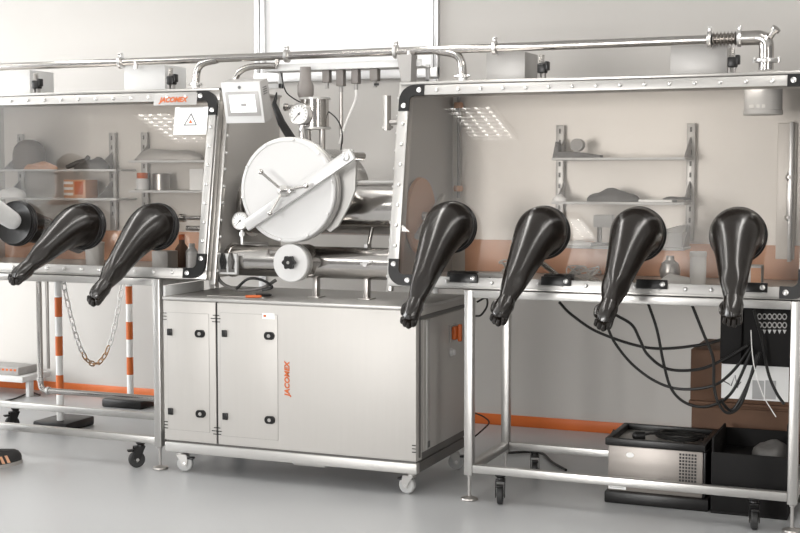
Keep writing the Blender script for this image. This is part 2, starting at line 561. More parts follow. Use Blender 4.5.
for i in range(3):
    j = (i + 1) % 3
    mb.prism([sp(cx + p[0], cs + p[1], 0.0174) for p in (tri[i], tri[j], inn[j], inn[i])], NV * 0.0008)
part('warning_triangle', mb, 'ink', wl)
mb = MB()
mb.prism([sp(cx - 0.012 + p[0], cs - 0.018 + p[1], 0.0174) for p in ((0, 0), (0.024, 0), (0.012, 0.018))], NV * 0.0008)
part('warning_symbol', mb, 'letter', wl)
mb = MB()
for ds, q in ((0.062, 0.07), (-0.047, 0.055), (-0.058, 0.055)):
    slab(mb, cx - q, cx + q, cs + ds - 0.0025, cs + ds + 0.0025, 0.0174, 0.018)
part('small_print', mb, 'inkmid', wl)

# ================================================================== STANDS
def caster_parts(root, x, y, ztop, ang, R=0.042, tyre='tyre', body='black', brake=True):
    c, s_ = math.cos(ang), math.sin(ang)
    roll = Vector((c, s_, 0)); ax = Vector((-s_, c, 0))
    o = Vector((x, y, 0))
    wc = o + roll * 0.022 + Vector((0, 0, R))
    mb = MB()
    mb.lathe([(0.026, ztop), (0.026, ztop - 0.004), (0.018, ztop - 0.012), (0.02, ztop - 0.02)], o, (0, 0, 1), 18)
    m4 = basis(o, roll, ax)
    mb.box(-0.02, 0.035, -0.021, 0.021, ztop - 0.026, ztop - 0.018, 0.003, m4)
    for sg in (-1, 1):
        poly = [(-0.02, ztop - 0.02), (0.036, ztop - 0.02), (0.042, R + 0.014), (0.034, R - 0.012), (0.012, R - 0.012), (0.004, R + 0.012)]
        P = [o + roll * a + Vector((0, 0, b)) + ax * (sg * 0.019) for a, b in poly]
        mb.prism(P, ax * (sg * 0.003))
    ca = part('caster', mb, body, root)
    wm = MB()
    wm.lathe([(R * 0.45, -0.014), (R - 0.006, -0.014), (R, -0.009), (R, 0.009), (R - 0.006, 0.014), (R * 0.45, 0.014)], wc, ax, 28)
    part('wheel', wm, tyre, ca)
    hb = MB(); hb.lathe([(R * 0.44, -0.013), (R * 0.2, -0.016), (R * 0.2, -0.0235), (0.002, -0.0245)], wc, ax, 18)
    hb.lathe([(R * 0.44, 0.013), (R * 0.2, 0.016), (R * 0.2, 0.0235), (0.002, 0.0245)], wc, ax, 18)
    part('hub', hb, 'bolt' if tyre != 'tyre' else 'grey', ca)
    if brake:
        bm_ = MB(); bm_.box(0.035, 0.07, -0.016, 0.016, ztop - 0.045, ztop - 0.034, 0.004, m4)
        part('brake_pedal', bm_, 'black', ca)
    return ca


def foot_parts(root, x, y, ztop):
    mb = MB(); mb.cyl((x, y, 0.014), (x, y, ztop), 0.0075, n=12)
    mb.lathe([(0.013, ztop - 0.012), (0.013, ztop)], (x, y, 0), (0, 0, 1), 6)
    f = part('levelling_foot', mb, 'grey', root)
    mb = MB(); mb.lathe([(0.038, 0), (0.04, 0.004), (0.038, 0.010), (0.015, 0.017), (0.008, 0.02)], (x, y, 0), (0, 0, 1), 28)
    part('foot_pad', mb, 'tin', f)


def stand(x0, x1, y0, y1, label, casters):
    root = thing('equipment_stand', label, 'stand', ((x0 + x1) / 2, (y0 + y1) / 2, 0))
    w = 0.041
    for (lx, ly) in ((x0, y0), (x1 - w, y0), (x0, y1 - w), (x1 - w, y1 - w)):
        part('leg', MB().box(lx, lx + w, ly, ly + w, 0.118, 0.977, 0.004), 'tube', root)
        foot_parts(root, lx + w / 2, ly + w / 2, 0.119)
    for z0, z1, nm in ((0.941, 0.977, 'top_rail'), (0.13, 0.167, 'bottom_rail')):
        for yy in (y0, y1 - w):
            part(nm, MB().box(x0 + w + 0.0005, x1 - w - 0.0005, yy + 0.001, yy + w - 0.001, z0, z1, 0.003), 'tube', root)
        for xx in (x0, x1 - w):
            part(nm, MB().box(xx + 0.001, xx + w - 0.001, y0 + w + 0.0005, y1 - w - 0.0005, z0, z1, 0.003), 'tube', root)
    for cx, cy, an in casters:
        caster_parts(root, cx, cy, 0.1295, an)
    return root


RSX0, RSX1, LSX0, LSX1 = -0.017, 1.462, -3.29, -1.649
stand(RSX0, RSX1, -0.02, 0.575, 'square tube steel stand under the right glovebox, drooping cables below it',
      [(0.155, 0.0, -PI / 2 + 0.25), (1.285, 0.0, -PI / 2 + 0.2), (0.155, 0.553, -PI / 2 + 0.3), (1.285, 0.553, -PI / 2)])
stand(LSX0, LSX1, -0.02, 0.575, 'square tube steel stand under the left glovebox beside the striped posts',
      [(-1.785, 0.0, -PI / 2 - 0.75), (-3.12, 0.0, -PI / 2), (-3.02, 0.553, -PI / 2 - 0.6), (-1.79, 0.553, -PI / 2)])

# ================================================================== GLOVES
def glove(px, ps, tip, label, lean=0.0, wob=0):
    o = sp(px, ps, 0.0)
    root = thing('glove', label, 'glove', tuple(o), 'black rubber gloves hanging out of the ports')
    # port ring
    rg = MB()
    rg.lathe([(0.10, 0.006), (0.119, 0.006), (0.121, 0.016), (0.116, 0.022), (0.119, 0.028), (0.121, 0.036), (0.115, 0.042), (0.118, 0.050), (0.117, 0.058), (0.10, 0.060)], o, NV, 48)
    part('port_ring', rg, 'black', root)
    tip = Vector(tip)
    p0 = o + NV * 0.045
    hdir = (tip - o).normalized()
    c1 = p0 + NV * 0.085
    c2 = tip - (tip - c1).normalized() * 0.26
    pts = bez(p0, c1, c2, tip, 30)
    rad = []
    for i in range(31):
        t = i / 30
        r = 0.117 * (1 - t) + 0.046 * t
        r += 0.010 * math.sin(PI * min(1, t * 1.25)) * (1 - t)
        if t > 0.86: r -= 0.012 * (t - 0.86) / 0.14
        rad.append(r)

    def fn(t, a):
        k = 1 + 0.012 * math.sin(3 * a + 5 * t + wob) * t
        k += 0.10 * math.exp(-((t - 0.9) / 0.05) ** 2) * math.sin(4 * a + wob)
        if t < 0.16: k += 0.018 * math.sin(t * 150) * (0.5 + 0.5 * math.sin(a + 0.5))
        return k
    part('sleeve', MB().sweep(pts, rad, 40, fn=fn), 'rubber', root, ang=60)
    # limp hand: palm with five folded fingers
    e = (pts[-1] - pts[-3]).normalized()
    sx = e.cross(Vector((0, -1, 0.2))).normalized(); sy = e.cross(sx).normalized()
    hd = MB()
    hd.sweep([pts[-2], pts[-1] + e * 0.015, pts[-1] + e * 0.045, pts[-1] + e * 0.075, pts[-1] + e * 0.09], [0.035, 0.042, 0.038, 0.034, 0.02], 24,
             fn=lambda t, a: 1 + 0.13 * math.sin(5 * a + wob + 6 * t) * t)
    for k, (off, ln) in enumerate(((-0.026, 0.040), (-0.009, 0.052), (0.009, 0.046), (0.025, 0.034))):
        b = pts[-1] + e * 0.062 + sx * off
        q = spline([b - e * 0.02, b + e * ln * 0.7 + sy * 0.008, b + e * ln + sx * 0.004, b + e * ln * 0.75 - sy * 0.02], 5)
        hd.sweep(q, [0.012 - 0.003 * i / (len(q) - 1) for i in range(len(q))], 10)
    b = pts[-1] + sx * 0.028
    q = spline([b, b + sx * 0.016 + e * 0.02, b + sx * 0.014 + e * 0.05, b + sx * 0.002 + e * 0.065 - sy * 0.01], 5)
    hd.sweep(q, [0.0125 - 0.003 * i / (len(q) - 1) for i in range(len(q))], 10)
    part('glove_hand', hd, 'rubber', root)
    return root


PS = 0.262
TY = -0.33
for i, (px, ps, tv, lab) in enumerate((
        (PR[0], 0.280, (415, 304), 'black rubber glove on the first port of the right glovebox, beside the cabinet corner'),
        (PR[1], 0.262, (506, 302), 'black rubber glove on the second port of the right glovebox, nearest the metal leg behind'),
        (PR[2], 0.262, (609, 306), 'black rubber glove on the third port of the right glovebox, next to the white jar'),
        (PR[3], 0.265, (733, 302), 'black rubber glove on the rightmost port, hanging in front of the black connector box'))):
    t = at(tv[0], tv[1], y=TY)
    glove(px, ps, t, lab, wob=i * 1.3)
glove(PL[2], 0.253, at(27, 268, y=-0.36), 'black rubber glove reaching down left between the sleeve and the last left port', wob=2)
glove(PL[3], 0.258, at(104, 286, y=-0.36), 'black rubber glove under the warning label, its thin tip pointing down left', wob=4)

# leftmost port in view: glove pushed into the box by an arm
o = sp(PL[1], 0.262, 0)
root = thing('glove', 'black rubber glove pushed inwards on a port, with a white sleeved arm in it', 'glove', tuple(o))
rg = MB(); rg.lathe([(0.10, 0.006), (0.119, 0.006), (0.121, 0.016), (0.116, 0.022), (0.119, 0.028), (0.121, 0.036), (0.115, 0.042), (0.118, 0.050), (0.115, 0.06), (0.10, 0.055)], o, NV, 48)
part('port_ring', rg, 'black', root)
pts = bez(o + NV * 0.05, o - NV * 0.12, o - NV * 0.3 + Vector((0.05, 0, -0.02)), o - NV * 0.45 + Vector((0.06, 0, -0.06)), 18)
part('sleeve', MB().sweep(pts, [0.108 - 0.06 * (i / 18) ** 0.7 for i in range(19)], 32, fn=lambda t, a: 1 + 0.05 * math.sin(3 * a + 9 * t) * t), 'rubber', root, ang=60)
hd = MB(); e = -NV; b0 = pts[-1]
hd.sweep([b0 - e * 0.01, b0 + e * 0.05, b0 + e * 0.09], [0.042, 0.05, 0.04], 16, flat=0.6)
for k, off in enumerate((-0.033, -0.011, 0.011, 0.032)):
    b = b0 + e * 0.085 + Vector((off, 0, 0))
    hd.sweep([b - e * 0.02, b + e * 0.03, b + e * 0.055 + Vector((0, 0, -0.015)), b + e * 0.06 + Vector((0, 0, -0.035))], [0.012, 0.011, 0.010, 0.008], 10)
hd.sweep([b0 + e * 0.02 + Vector((-0.04, 0, 0)), b0 + e * 0.05 + Vector((-0.065, 0, 0)), b0 + e * 0.08 + Vector((-0.06, 0, -0.01))], [0.013, 0.012, 0.009], 10)
part('glove_hand', hd, 'black', root)

# ================================================================== CABINET
CX0, CX1, CY0, CY1 = -1.603, -0.235, -0.06, 0.62
cab = thing('cabinet', 'steel cabinet on casters between the gloveboxes, orange lettering up its front', 'cabinet', ((CX0 + CX1) / 2, 0.28, 0))
part('body', MB().box(CX0 + 0.004, CX1 - 0.004, CY0 + 0.012, CY1, 0.165, 0.878, 0.003), 'panel', cab)
part('base_rail', MB().box(CX0, CX1, CY0, CY0 + 0.04, 0.108, 0.158, 0.004), 'strip', cab)
part('base_frame', MB().box(CX0 + 0.004, CX1 - 0.003, CY0 + 0.0405, CY1, 0.108, 0.157), 'dgrey', cab)
part('plinth_gap', MB().box(CX0 + 0.01, CX1 - 0.01, CY0 + 0.01, CY1 - 0.01, 0.157, 0.166), 'dgrey', cab)
part('top_plate', MB().box(CX0 - 0.003, CX1 + 0.003, CY0 - 0.004, CY1, 0.878, 0.893, 0.003), 'strip', cab)
SEAM = -1.296
part('front_panel', MB().box(CX0 + 0.002, SEAM - 0.005, CY0 - 0.002, CY0 + 0.0115, 0.17, 0.874, 0.003), 'panel', cab)
part('front_panel', MB().box(SEAM + 0.005, CX1 - 0.002, CY0 - 0.002, CY0 + 0.0115, 0.17, 0.874, 0.003), 'panel', cab)
mb = MB(); mb.box(SEAM - 0.0045, SEAM + 0.0045, CY0 + 0.006, CY0 + 0.0118, 0.168, 0.876)
part('seam', mb, 'black', cab)


def cab_door(x0, x1, z0, z1, hx, lx, hz):
    dr = part('door', MB().box(x0, x1, CY0 - 0.0045, CY0 - 0.0022, z0, z1, 0.001), 'panel', cab)
    ln = MB()
    for q in ((x0 - 0.0015, x0, z0, z1), (x1, x1 + 0.0015, z0, z1)): ln.box(q[0], q[1], CY0 - 0.0032, CY0 - 0.0022, q[2], q[3])
    for q in (z0 - 0.0015, z1): ln.box(x0, x1, CY0 - 0.0032, CY0 - 0.0022, q, q + 0.0015)
    part('door_gap', ln, 'grey', dr)
    for zz in hz:
        h = MB(); h.box(hx - 0.014, hx + 0.014, CY0 - 0.014, CY0 - 0.0047, zz - 0.017, zz + 0.017, 0.003)
        h.box(hx - 0.004, hx + 0.004, CY0 - 0.016, CY0 - 0.014, zz - 0.015, zz + 0.015, 0.0015)
        part('hinge', h, 'black', dr)
        l = MB(); m = basis((lx, CY0 - 0.0047, zz), (1, 0, 0), (0, 0, 1))
        pts = []
        for k in range(20):
            a = 2 * PI * k / 20
            pts.append(Vector((lx + 0.011 * (1 if math.cos(a) > 0 else -1) + 0.016 * math.cos(a), CY0 - 0.0047, zz + 0.019 * math.sin(a))))
        l.prism(pts, (0, -0.011, 0))
        lt = part('latch', l, 'black', dr)
        k_ = MB(); k_.lathe([(0.009, 0), (0.009, 0.003), (0.004, 0.004)], (lx, CY0 - 0.0158, zz), (0, -1, 0), 16)
        part('latch_core', k_, 'grey', lt)


cab_door(-1.575, -1.338, 0.225, 0.815, -1.560, -1.385, (0.717, 0.316))
cab_door(-1.272, -0.957, 0.215, 0.825, -1.247, -0.998, (0.724, 0.313))
for sx, zz in ((SEAM, 0.795), (SEAM, 0.235), (CX0 + 0.012, 0.795), (CX0 + 0.012, 0.245), (CX1 - 0.012, 0.23)):
    mb = MB()
    for k in range(3):
        hw = (0.022, 0.03, 0.018)[k] if sx == SEAM else 0.010
        mb.box(sx - hw, sx + hw, CY0 - 0.0045, CY0 - 0.0022, zz + (k - 1) * 0.016 - 0.002, zz + (k - 1) * 0.016 + 0.002)
    part('vent_slots', mb, 'black', cab)
text_part('lettering', 'JACOMEX', 0.036, 'letter', cab, basis((-0.905, CY0 - 0.0034, 0.518), (0, 0, 1), (-1, 0, 0)), shear=0.15, bold=0.0015, space=1.05)
p = at(269, 316, y=CY0)
st = part('data_sticker', MB().box(p.x - 0.033, p.x + 0.033, CY0 - 0.006, CY0 - 0.0047, p.z - 0.014, p.z + 0.014), 'paper', cab, 'small white sticker')
part('sticker_mark', MB().box(p.x - 0.027, p.x - 0.012, CY0 - 0.0066, CY0 - 0.0061, p.z - 0.005, p.z + 0.006), 'letter', st)
# right side
part('side_panel', MB().box(CX1 - 0.004, CX1 + 0.004, 0.02, CY1 - 0.015, 0.20, 0.825, 0.003), 'panel', cab)
part('side_strip', MB().box(CX1 + 0.0045, CX1 + 0.012, 0.045, 0.085, 0.205, 0.82, 0.003), 'strip', cab)
mb = MB(); mb.box(CX1 - 0.0035, CX1 + 0.001, CY0 + 0.02, CY1 - 0.01, 0.828, 0.845); mb.box(CX1 - 0.0035, CX1 + 0.001, -0.025, -0.010, 0.18, 0.86)
mb.box(CX1 - 0.0035, CX1 + 0.001, 0.012, CY1 - 0.01, 0.168, 0.198)
part('side_gap', mb, 'dgrey', cab)
mb = MB(); mb.box(CX1 + 0.0045, CX1 + 0.012, 0.36, 0.45, 0.675, 0.765, 0.004)
sw = part('isolator_switch', mb, 'bezel', cab)
mb = MB(); mb.box(CX1 + 0.012, CX1 + 0.035, 0.375, 0.44, 0.690, 0.755, 0.006)
mb.box(CX1 + 0.035, CX1 + 0.055, 0.395, 0.42, 0.680, 0.765, 0.006)
part('switch_knob', mb, 'letter', sw, 'orange rotary switch knob')
mb = MB(); mb.lathe([(0.02, 0), (0.02, 0.006), (0.015, 0.008), (0.015, 0.02), (0.012, 0.023)], (CX1 + 0.0045, 0.388, 0.627), (1, 0, 0), 20)
part('push_button', mb, 'white', cab)
part('side_sticker', MB().box(CX1 + 0.0125, CX1 + 0.0135, 0.052, 0.08, 0.215, 0.245), 'ink', cab)
part('drip_tray', MB().box(at(293, 470, y=0).x, at(325, 470, y=0).x, 0.0, 0.3, 0.085, 0.1075, 0.004), 'strip', cab)
mb = MB(); mb.box(CX0, CX0 + 0.012, CY0 + 0.005, 0.32, 0.8935, 0.945, 0.002)
part('side_upstand', mb, 'white', cab, 'white upright edge plate')
for x, y, a in ((-1.545, 0.0, 0.2), (-0.285, 0.0, PI - 0.15), (-1.545, 0.56, 0.5), (-0.285, 0.56, 0.3)):
    caster_parts(cab, x, y, 0.1078, a, R=0.041, tyre='greytyre', body='strip')

# ================================================================== AIRLOCKS
AX = -0.93
big = thing('airlock', 'large round airlock with white door, diagonal arm and spoked hand wheel', 'airlock', (AX, 0.3, 1.10))
AZ = 1.428
part('front_chamber', MB().lathe([(0.205, 0.06), (0.205, 0.52), (0.19, 0.55), (0.002, 0.56)], (AX, 0, AZ), (0, 1, 0), 56), 'polish', big)
part('transfer_tube', MB().cyl((LX1 + 0.028, 0.40, 1.335), (RX0 - 0.028, 0.40, 1.335), 0.14, n=48), 'polish', big)
for xx in (LX1 + 0.035, RX0 - 0.05):
    part('tube_flange', MB().lathe([(0.141, 0), (0.155, 0.001), (0.155, 0.014), (0.141, 0.015)], (xx, 0.40, 1.335), (1, 0, 0), 48), 'polish', big)
fl = part('door_flange', MB().lathe([(0.21, 0.07), (0.250, 0.07), (0.256, 0.062), (0.256, 0.035), (0.250, 0.030), (0.21, 0.030)], (AX, 0, AZ), (0, 1, 0), 64), 'strip', big)
fl2 = part('door_seal', MB().lathe([(0.2, 0.030), (0.243, 0.030), (0.243, 0.020), (0.2, 0.020)], (AX, 0, AZ), (0, 1, 0), 64), 'dgrey', big)
dr = part('door', MB().lathe([(0.02, 0.020), (0.248, 0.020), (0.254, 0.014), (0.254, 0.0), (0.249, -0.006), (0.236, -0.008), (0.234, -0.004), (0.002, -0.004)], (AX, 0, AZ), (0, 1, 0), 64), 'door', big, 'white round airlock door')
for k in range(10):
    a = 2 * PI * (k + 0.25) / 10
    c = (AX + 0.244 * math.cos(a), -0.008, AZ + 0.244 * math.sin(a))
    part('door_bolt', MB().lathe([(0.007, 0), (0.006, 0.004), (0.002, 0.006)], c, (0, -1, 0), 10), 'bolt', dr)
# diagonal arm
pa = at(246, 226, y=-0.05); pb = at(348, 157, y=-0.05)
dv = (pb - pa).normalized(); ndv = Vector((-dv.z, 0, dv.x))
m = basis(pa, dv, Vector((0, 1, 0)))
L = (pb - pa).length
mb = MB(); mb.box(0.0, L + 0.03, -0.012, 0.012, -0.029, 0.029, 0.006, m)
arm = part('door_arm', mb, 'satin', big, 'pale diagonal door arm')
mb = MB(); c = pa + dv * (L - 0.005)
mb.lathe([(0.02, 0.012), (0.02, 0.02), (0.012, 0.024)], c, (0, -1, 0), 18)
part('pivot_bolt', mb, 'bolt', arm)
# hinge plate right of the door
hp = [at(u, v, y=0.085) for u, v in ((343, 149), (352, 149), (356, 156), (355, 190), (349, 206), (338, 226), (330, 232), (322, 226))]
mb = MB(); mb.prism(hp, (0, 0.016, 0))
hg = part('hinge_plate', mb, 'strip', big)
mb = MB(); mb.cyl(pb + dv * 0.012 + Vector((0, 0.012, 0)), pb + dv * 0.012 + Vector((0, 0.135, 0)), 0.022)
part('hinge_pin', mb, 'polish', hg)
# hand wheel
hub = at(283, 191, y=-0.09)
mb = MB(); mb.lathe([(0.02, 0.06), (0.02, 0.02), (0.028, 0.016), (0.028, -0.004), (0.015, -0.012), (0.002, -0.014)], hub, (0, 1, 0), 22)
hw = part('hand_wheel', mb, 'strip', big, 'three-spoked hand wheel')
for (u, v) in ((261, 172), (270, 213), (306, 186)):
    e = at(u, v, y=-0.115); mb = MB()
    mb.cyl(hub, e, 0.0065, 0.0065, 10); mb.ball(e, 0.013)
    part('spoke', mb, 'polish', hw)
mb = MB(); mb.box(hub.x - 0.008, hub.x + 0.05, hub.y - 0.02, hub.y - 0.006, hub.z - 0.012, hub.z + 0.012, 0.004)
part('locking_tab', mb, 'polish', hw)
# dark ribbed ring, its colour standing in for shade on the chamber's underside
mb = MB(); mb.lathe([(0.17, 0), (0.19, 0.02), (0.17, 0.04), (0.19, 0.06), (0.17, 0.08)], (AX + 0.02, 0.09, 1.39), (0, 1, 0), 40)
part('chamber_shade_ring', mb, 'dgrey', big)

# small airlock
small = thing('airlock', 'small horizontal airlock tube with white end door and black star knob', 'airlock', (AX, 0.2, 0.97))
part('transfer_tube', MB().cyl((LX1 + 0.028, 0.20, 1.068), (RX0 - 0.028, 0.20, 1.068), 0.079, n=40), 'polish', small)
part('branch_tube', MB().lathe([(0.085, 0.03), (0.085, 0.18)], (AX + 0.012, 0, 1.074), (0, 1, 0), 40), 'polish', small)
for xx in (LX1 + 0.04, RX0 - 0.055):
    part('tube_flange', MB().lathe([(0.08, 0), (0.088, 0.001), (0.088, 0.012), (0.08, 0.013)], (xx, 0.20, 1.068), (1, 0, 0), 40), 'polish', small)
part('door_flange', MB().lathe([(0.086, 0.06), (0.093, 0.058), (0.094, 0.03), (0.086, 0.0285)], (AX + 0.012, 0, 1.074), (0, 1, 0), 44), 'strip', small)
d2 = part('door', MB().lathe([(0.02, 0.028), (0.092, 0.028), (0.094, 0.02), (0.093, 0.004), (0.089, 0.0), (0.002, -0.001)], (AX + 0.012, 0, 1.074), (0, 1, 0), 48), 'door', small, 'white round end door')
kc = at(289.5, 262.5, y=-0.03)
pts = []
for k in range(48):
    a = 2 * PI * k / 48
    r = 0.031 + 0.004 * math.cos(6 * a)
    pts.append(kc + Vector((r * math.cos(a), 0.006, r * math.sin(a))))
mb = MB(); mb.prism(pts, (0, -0.022, 0)); mb.cyl(kc + Vector((0, 0.028, 0)), kc, 0.014)
kn = part('star_knob', mb, 'black', d2, 'black star knob')
part('knob_cap', MB().lathe([(0.008, 0.0), (0.007, 0.003), (0.002, 0.004)], kc + Vector((0, -0.0165, 0)), (0, -1, 0), 14), 'grey', kn)
for xx in (-0.875, -0.60):
    mb = MB()
    mb.box(xx - 0.012, xx + 0.012, 0.18, 0.22, 0.8935, 0.995, 0.002)
    mb.box(xx - 0.03, xx + 0.03, 0.16, 0.24, 0.8935, 0.899, 0.001)
    part('support_leg', mb, 'tin', small)
p = at(304, 259, y=0.12)
mb = MB(); mb.cyl((at(367, 262, y=0.12).x, 0.125, at(367, 264, y=0.12).z), (at(367, 262, y=0.12).x, 0.09, at(367, 264, y=0.12).z), 0.012); mb.cyl((at(360, 264, y=0.09).x, 0.095, at(360, 264, y=0.09).z), (at(372, 262, y=0.09).x, 0.095, at(372, 262, y=0.09).z), 0.006)
part('drain_cock', mb, 'bolt', small)
mb = MB(); q = at(368, 236, y=0.2); mb.cyl((q.x, 0.2, 1.14), (q.x, 0.25, 1.24), 0.010); mb.lathe([(0.02, 0), (0.02, 0.02)], (q.x, 0.2, 1.145), (0, 0, 1), 6)
part('link_stub', mb, 'polish', small)
# valve plate with two black levers
vp = thing('valve_plate', 'white plate with two black lever valves at the left of the small airlock tube', 'valve', tuple(at(227, 272, y=0.09)))
a_ = at(218, 274, y=0.09); b_ = at(236.5, 254, y=0.09)
part('plate', MB().box(a_.x, b_.x, 0.090, 0.112, a_.z, b_.z, 0.002), 'white', vp)
for u, mm in ((223.5, 'black'), (231.5, 'dgrey')):
    q = at(u, 262, y=0.08)
    mb = MB()
    mb.prism([q + Vector((dx_, 0.004, dz_)) for dx_, dz_ in ((-0.008, -0.035), (0.008, -0.035), (0.015, 0.0), (0.010, 0.02), (0.004, 0.045), (-0.004, 0.045), (-0.012, 0.02), (-0.014, 0.0))], (0, -0.02, 0))
    mb.cyl(q + Vector((0, 0.0095, 0)), q + Vector((0, -0.02, 0)), 0.011)
    part('lever', mb, mm, vp)
    q = at(u, 270, y=0.089)
    part('valve_tag', MB().box(q.x - 0.017, q.x + 0.017, 0.087, 0.0895, q.z - 0.011, q.z + 0.011), 'dgrey', vp)
# pressure gauges
def gauge(c, r, label, stem=None):
    g = thing('pressure_gauge', label, 'gauge', tuple(c))
    c = Vector(c)
    part('case', MB().lathe([(r * 0.85, 0.05), (r * 0.95, 0.045), (r, 0.01), (r * 1.04, 0.0), (r * 0.97, -0.006), (r * 0.92, -0.004), (r * 0.90, 0.002), (0.002, 0.002)], c, (0, 1, 0), 40), 'bolt', g)
    df = part('dial', MB().lathe([(r * 0.895, 0.0015), (r * 0.895, 0.0), (0.002, -0.0004)], c, (0, 1, 0), 36), 'dial', g)
    mb = MB()
    for k in range(13):
        a = math.radians(225 - k * 22.5)
        m = basis(c + Vector((math.cos(a) * r * 0.74, -0.0015, math.sin(a) * r * 0.74)), (math.cos(a), 0, math.sin(a)), (0, 1, 0))
        mb.box(-r * 0.09, r * 0.09, -0.0008, 0.0008, -r * 0.025, r * 0.025, 0, m)
    part('scale_marks', mb, 'ink', df)
    a = math.radians(225)
    d_ = Vector((math.cos(a), 0, math.sin(a)))
    mb = MB(); mb.sweep([c - d_ * r * 0.2 + Vector((0, -0.004, 0)), c + d_ * r * 0.65 + Vector((0, -0.004, 0))], [r * 0.05, r * 0.02], 8)
    mb.cyl(c + Vector((0, 0, 0)), c + Vector((0, -0.006, 0)), r * 0.1)
    part('needle', mb, 'ink', df)
    if stem: part('stem', stem, 'bolt', g)
    return g


gc = at(299, 114, y=0.28)
mb = MB(); mb.cyl(gc + Vector((0, 0.03, -0.05)), gc + Vector((0, 0.03, -0.13)), 0.012); mb.lathe([(0.016, -0.09), (0.016, -0.07)], gc + Vector((0, 0.03, 0)), (0, 0, 1), 6)
mb.cyl(gc + Vector((0, 0.045, 0)), gc + Vector((0.0, 0.07, 0)), 0.014)
gauge(gc, 0.054, 'round white dial gauge before the steel filter cylinder above the airlock', mb)
g2 = at(240, 221, y=-0.02)
mb = MB(); mb.cyl(g2 + Vector((0, 0.02, -0.04)), g2 + Vector((0.0, 0.02, -0.115)), 0.009); mb.cyl(g2 + Vector((0, 0.02, -0.11)), g2 + Vector((0.06, 0.17, -0.12)), 0.008)
mb.lathe([(0.014, -0.075), (0.014, -0.055)], g2 + Vector((0, 0.02, 0)), (0, 0, 1), 6)
gauge(g2, 0.043, 'small round gauge at the lower left rim of the big airlock door', mb)

# steel filter cylinder with top pipe
fc = at(315, 114, y=0.40)
fcyl = thing('filter_cylinder', 'steel filter cylinder with flanges under a tapered dark pipe', 'filter', (fc.x, 0.4, 1.72))
part('shell', MB().cyl((fc.x, 0.4, 1.745), (fc.x, 0.4, 1.885), 0.072, n=36), 'polish', fcyl)
for zz in (1.733, 1.883):
    part('flange', MB().lathe([(0.02, 0), (0.080, 0.0), (0.080, 0.010), (0.02, 0.011)], (fc.x, 0.4, zz), (0, 0, 1), 36), 'strip', fcyl)
px_ = at(302, 80, y=0.42)
mb = MB(); mb.lathe([(0.035, 1.895), (0.042, 1.91), (0.042, 1.955), (0.030, 1.985), (0.028, 2.05)], (px_.x + 0.03, 0.40, 0), (0, 0, 1), 28)
part('tapered_pipe', mb, 'conn', fcyl, 'dark grey tapered pipe')
mb = MB()
for dx_ in (-0.045, 0.045): mb.cyl((fc.x + dx_ * 0.9, 0.4, 1.735), (fc.x + dx_ * 0.9, 0.4, 1.62), 0.016, n=16)
part('outlet_pipe', mb, 'tin', fcyl)
mb = MB(); q = at(283, 107, y=0.36); mb.cyl((q.x, 0.38, q.z), (fc.x - 0.05, 0.38, q.z), 0.012); mb.lathe([(0.02, 0), (0.02, 0.015)], (q.x, 0.38, q.z), (1, 0, 0), 18)
part('side_pipe', mb, 'polish', fcyl)
for u0, u1 in ((387, 393),):
    q = at(387, 110, y=0.3)
    mb = MB(); mb.cyl((q.x, 0.3, q.z - 0.1), (q.x, 0.3, q.z + 0.07), 0.02, n=20)
    mb.lathe([(0.03, 0), (0.03, 0.012)], (q.x, 0.3, q.z - 0.09), (0, 0, 1), 18); mb.cyl((q.x, 0.3, q.z - 0.06), (RX0 - 0.002, 0.3, q.z - 0.06), 0.012)
    solo('bottle_filter', mb, 'tin', 'slim steel filter tube fixed beside the upper left edge of the right glovebox', 'filter', (q.x, 0.3, q.z - 0.1))
# black flat strut leaning over the airlock
a_ = at(274, 104, y=0.35); b_ = at(291, 138, y=0.25)
mb = MB(); mb.sweep([a_ + Vector((0, 0.03, 0.06)), a_, (a_ + b_) / 2 + Vector((-0.005, 0, -0.01)), b_, b_ + Vector((0.03, 0.02, -0.05))], [0.004, 0.014, 0.021, 0.022, 0.02], 10, flat=0.5)
solo('black_strut', mb, 'black', 'black curved flat hose dropping behind the big airlock door', 'hose', tuple(b_))

# ================================================================== CONTROL SCREEN
hm = [at(221, 79.5, y=0.02), at(259.5, 78, y=0.02)]
w_ = hm[1].x - hm[0].x
hx0, hx1 = hm[0].x, hm[1].x
ztop = hm[0].z - 0.014; zb = 1.757
exv = Vector((1, 0, 0)); ezv = Vector((0, -0.055, 0.205)).normalized()
m = basis((hx0, 0.075, zb), exv, ezv)   # local z = toward viewer
Hh = (ztop - zb) / ezv.z
scr = thing('touch_screen', 'tilted white control panel with touch screen between the gloveboxes', 'screen', ((hx0 + hx1) / 2, 0.1, zb))
part('housing', MB().box(0, w_, 0, Hh, -0.085, 0.0, 0.004, m), 'bezel', scr)
part('front_plate', MB().box(0.0, w_, 0, Hh, 0.0005, 0.006, 0.002, m), 'white', scr)
part('bezel', MB().box(0.018, w_ - 0.012, 0.036, Hh - 0.048, 0.0065, 0.010, 0.002, m), 'bezel', scr)
sc_ = part('display', MB().box(0.038, w_ - 0.032, 0.055, Hh - 0.062, 0.0105, 0.0115, 0, m), 'screen', scr, 'pale lit display')
mb = MB(); mb.box(0.10, 0.13, 0.085, 0.1, 0.0117, 0.012, 0, m); mb.box(0.07, 0.12, Hh - 0.085, Hh - 0.081, 0.0117, 0.012, 0, m); mb.box(0.085, 0.105, 0.06, 0.065, 0.0117, 0.012, 0, m)
part('screen_marks', mb, 'bezel', sc_)
c = m @ Vector((w_ * 0.47, Hh - 0.026, 0.006))
part('button', MB().lathe([(0.008, 0), (0.008, 0.003), (0.004, 0.005)], c, m.to_3x3() @ Vector((0, 0, 1)), 16), 'ink', scr)
mb = MB()
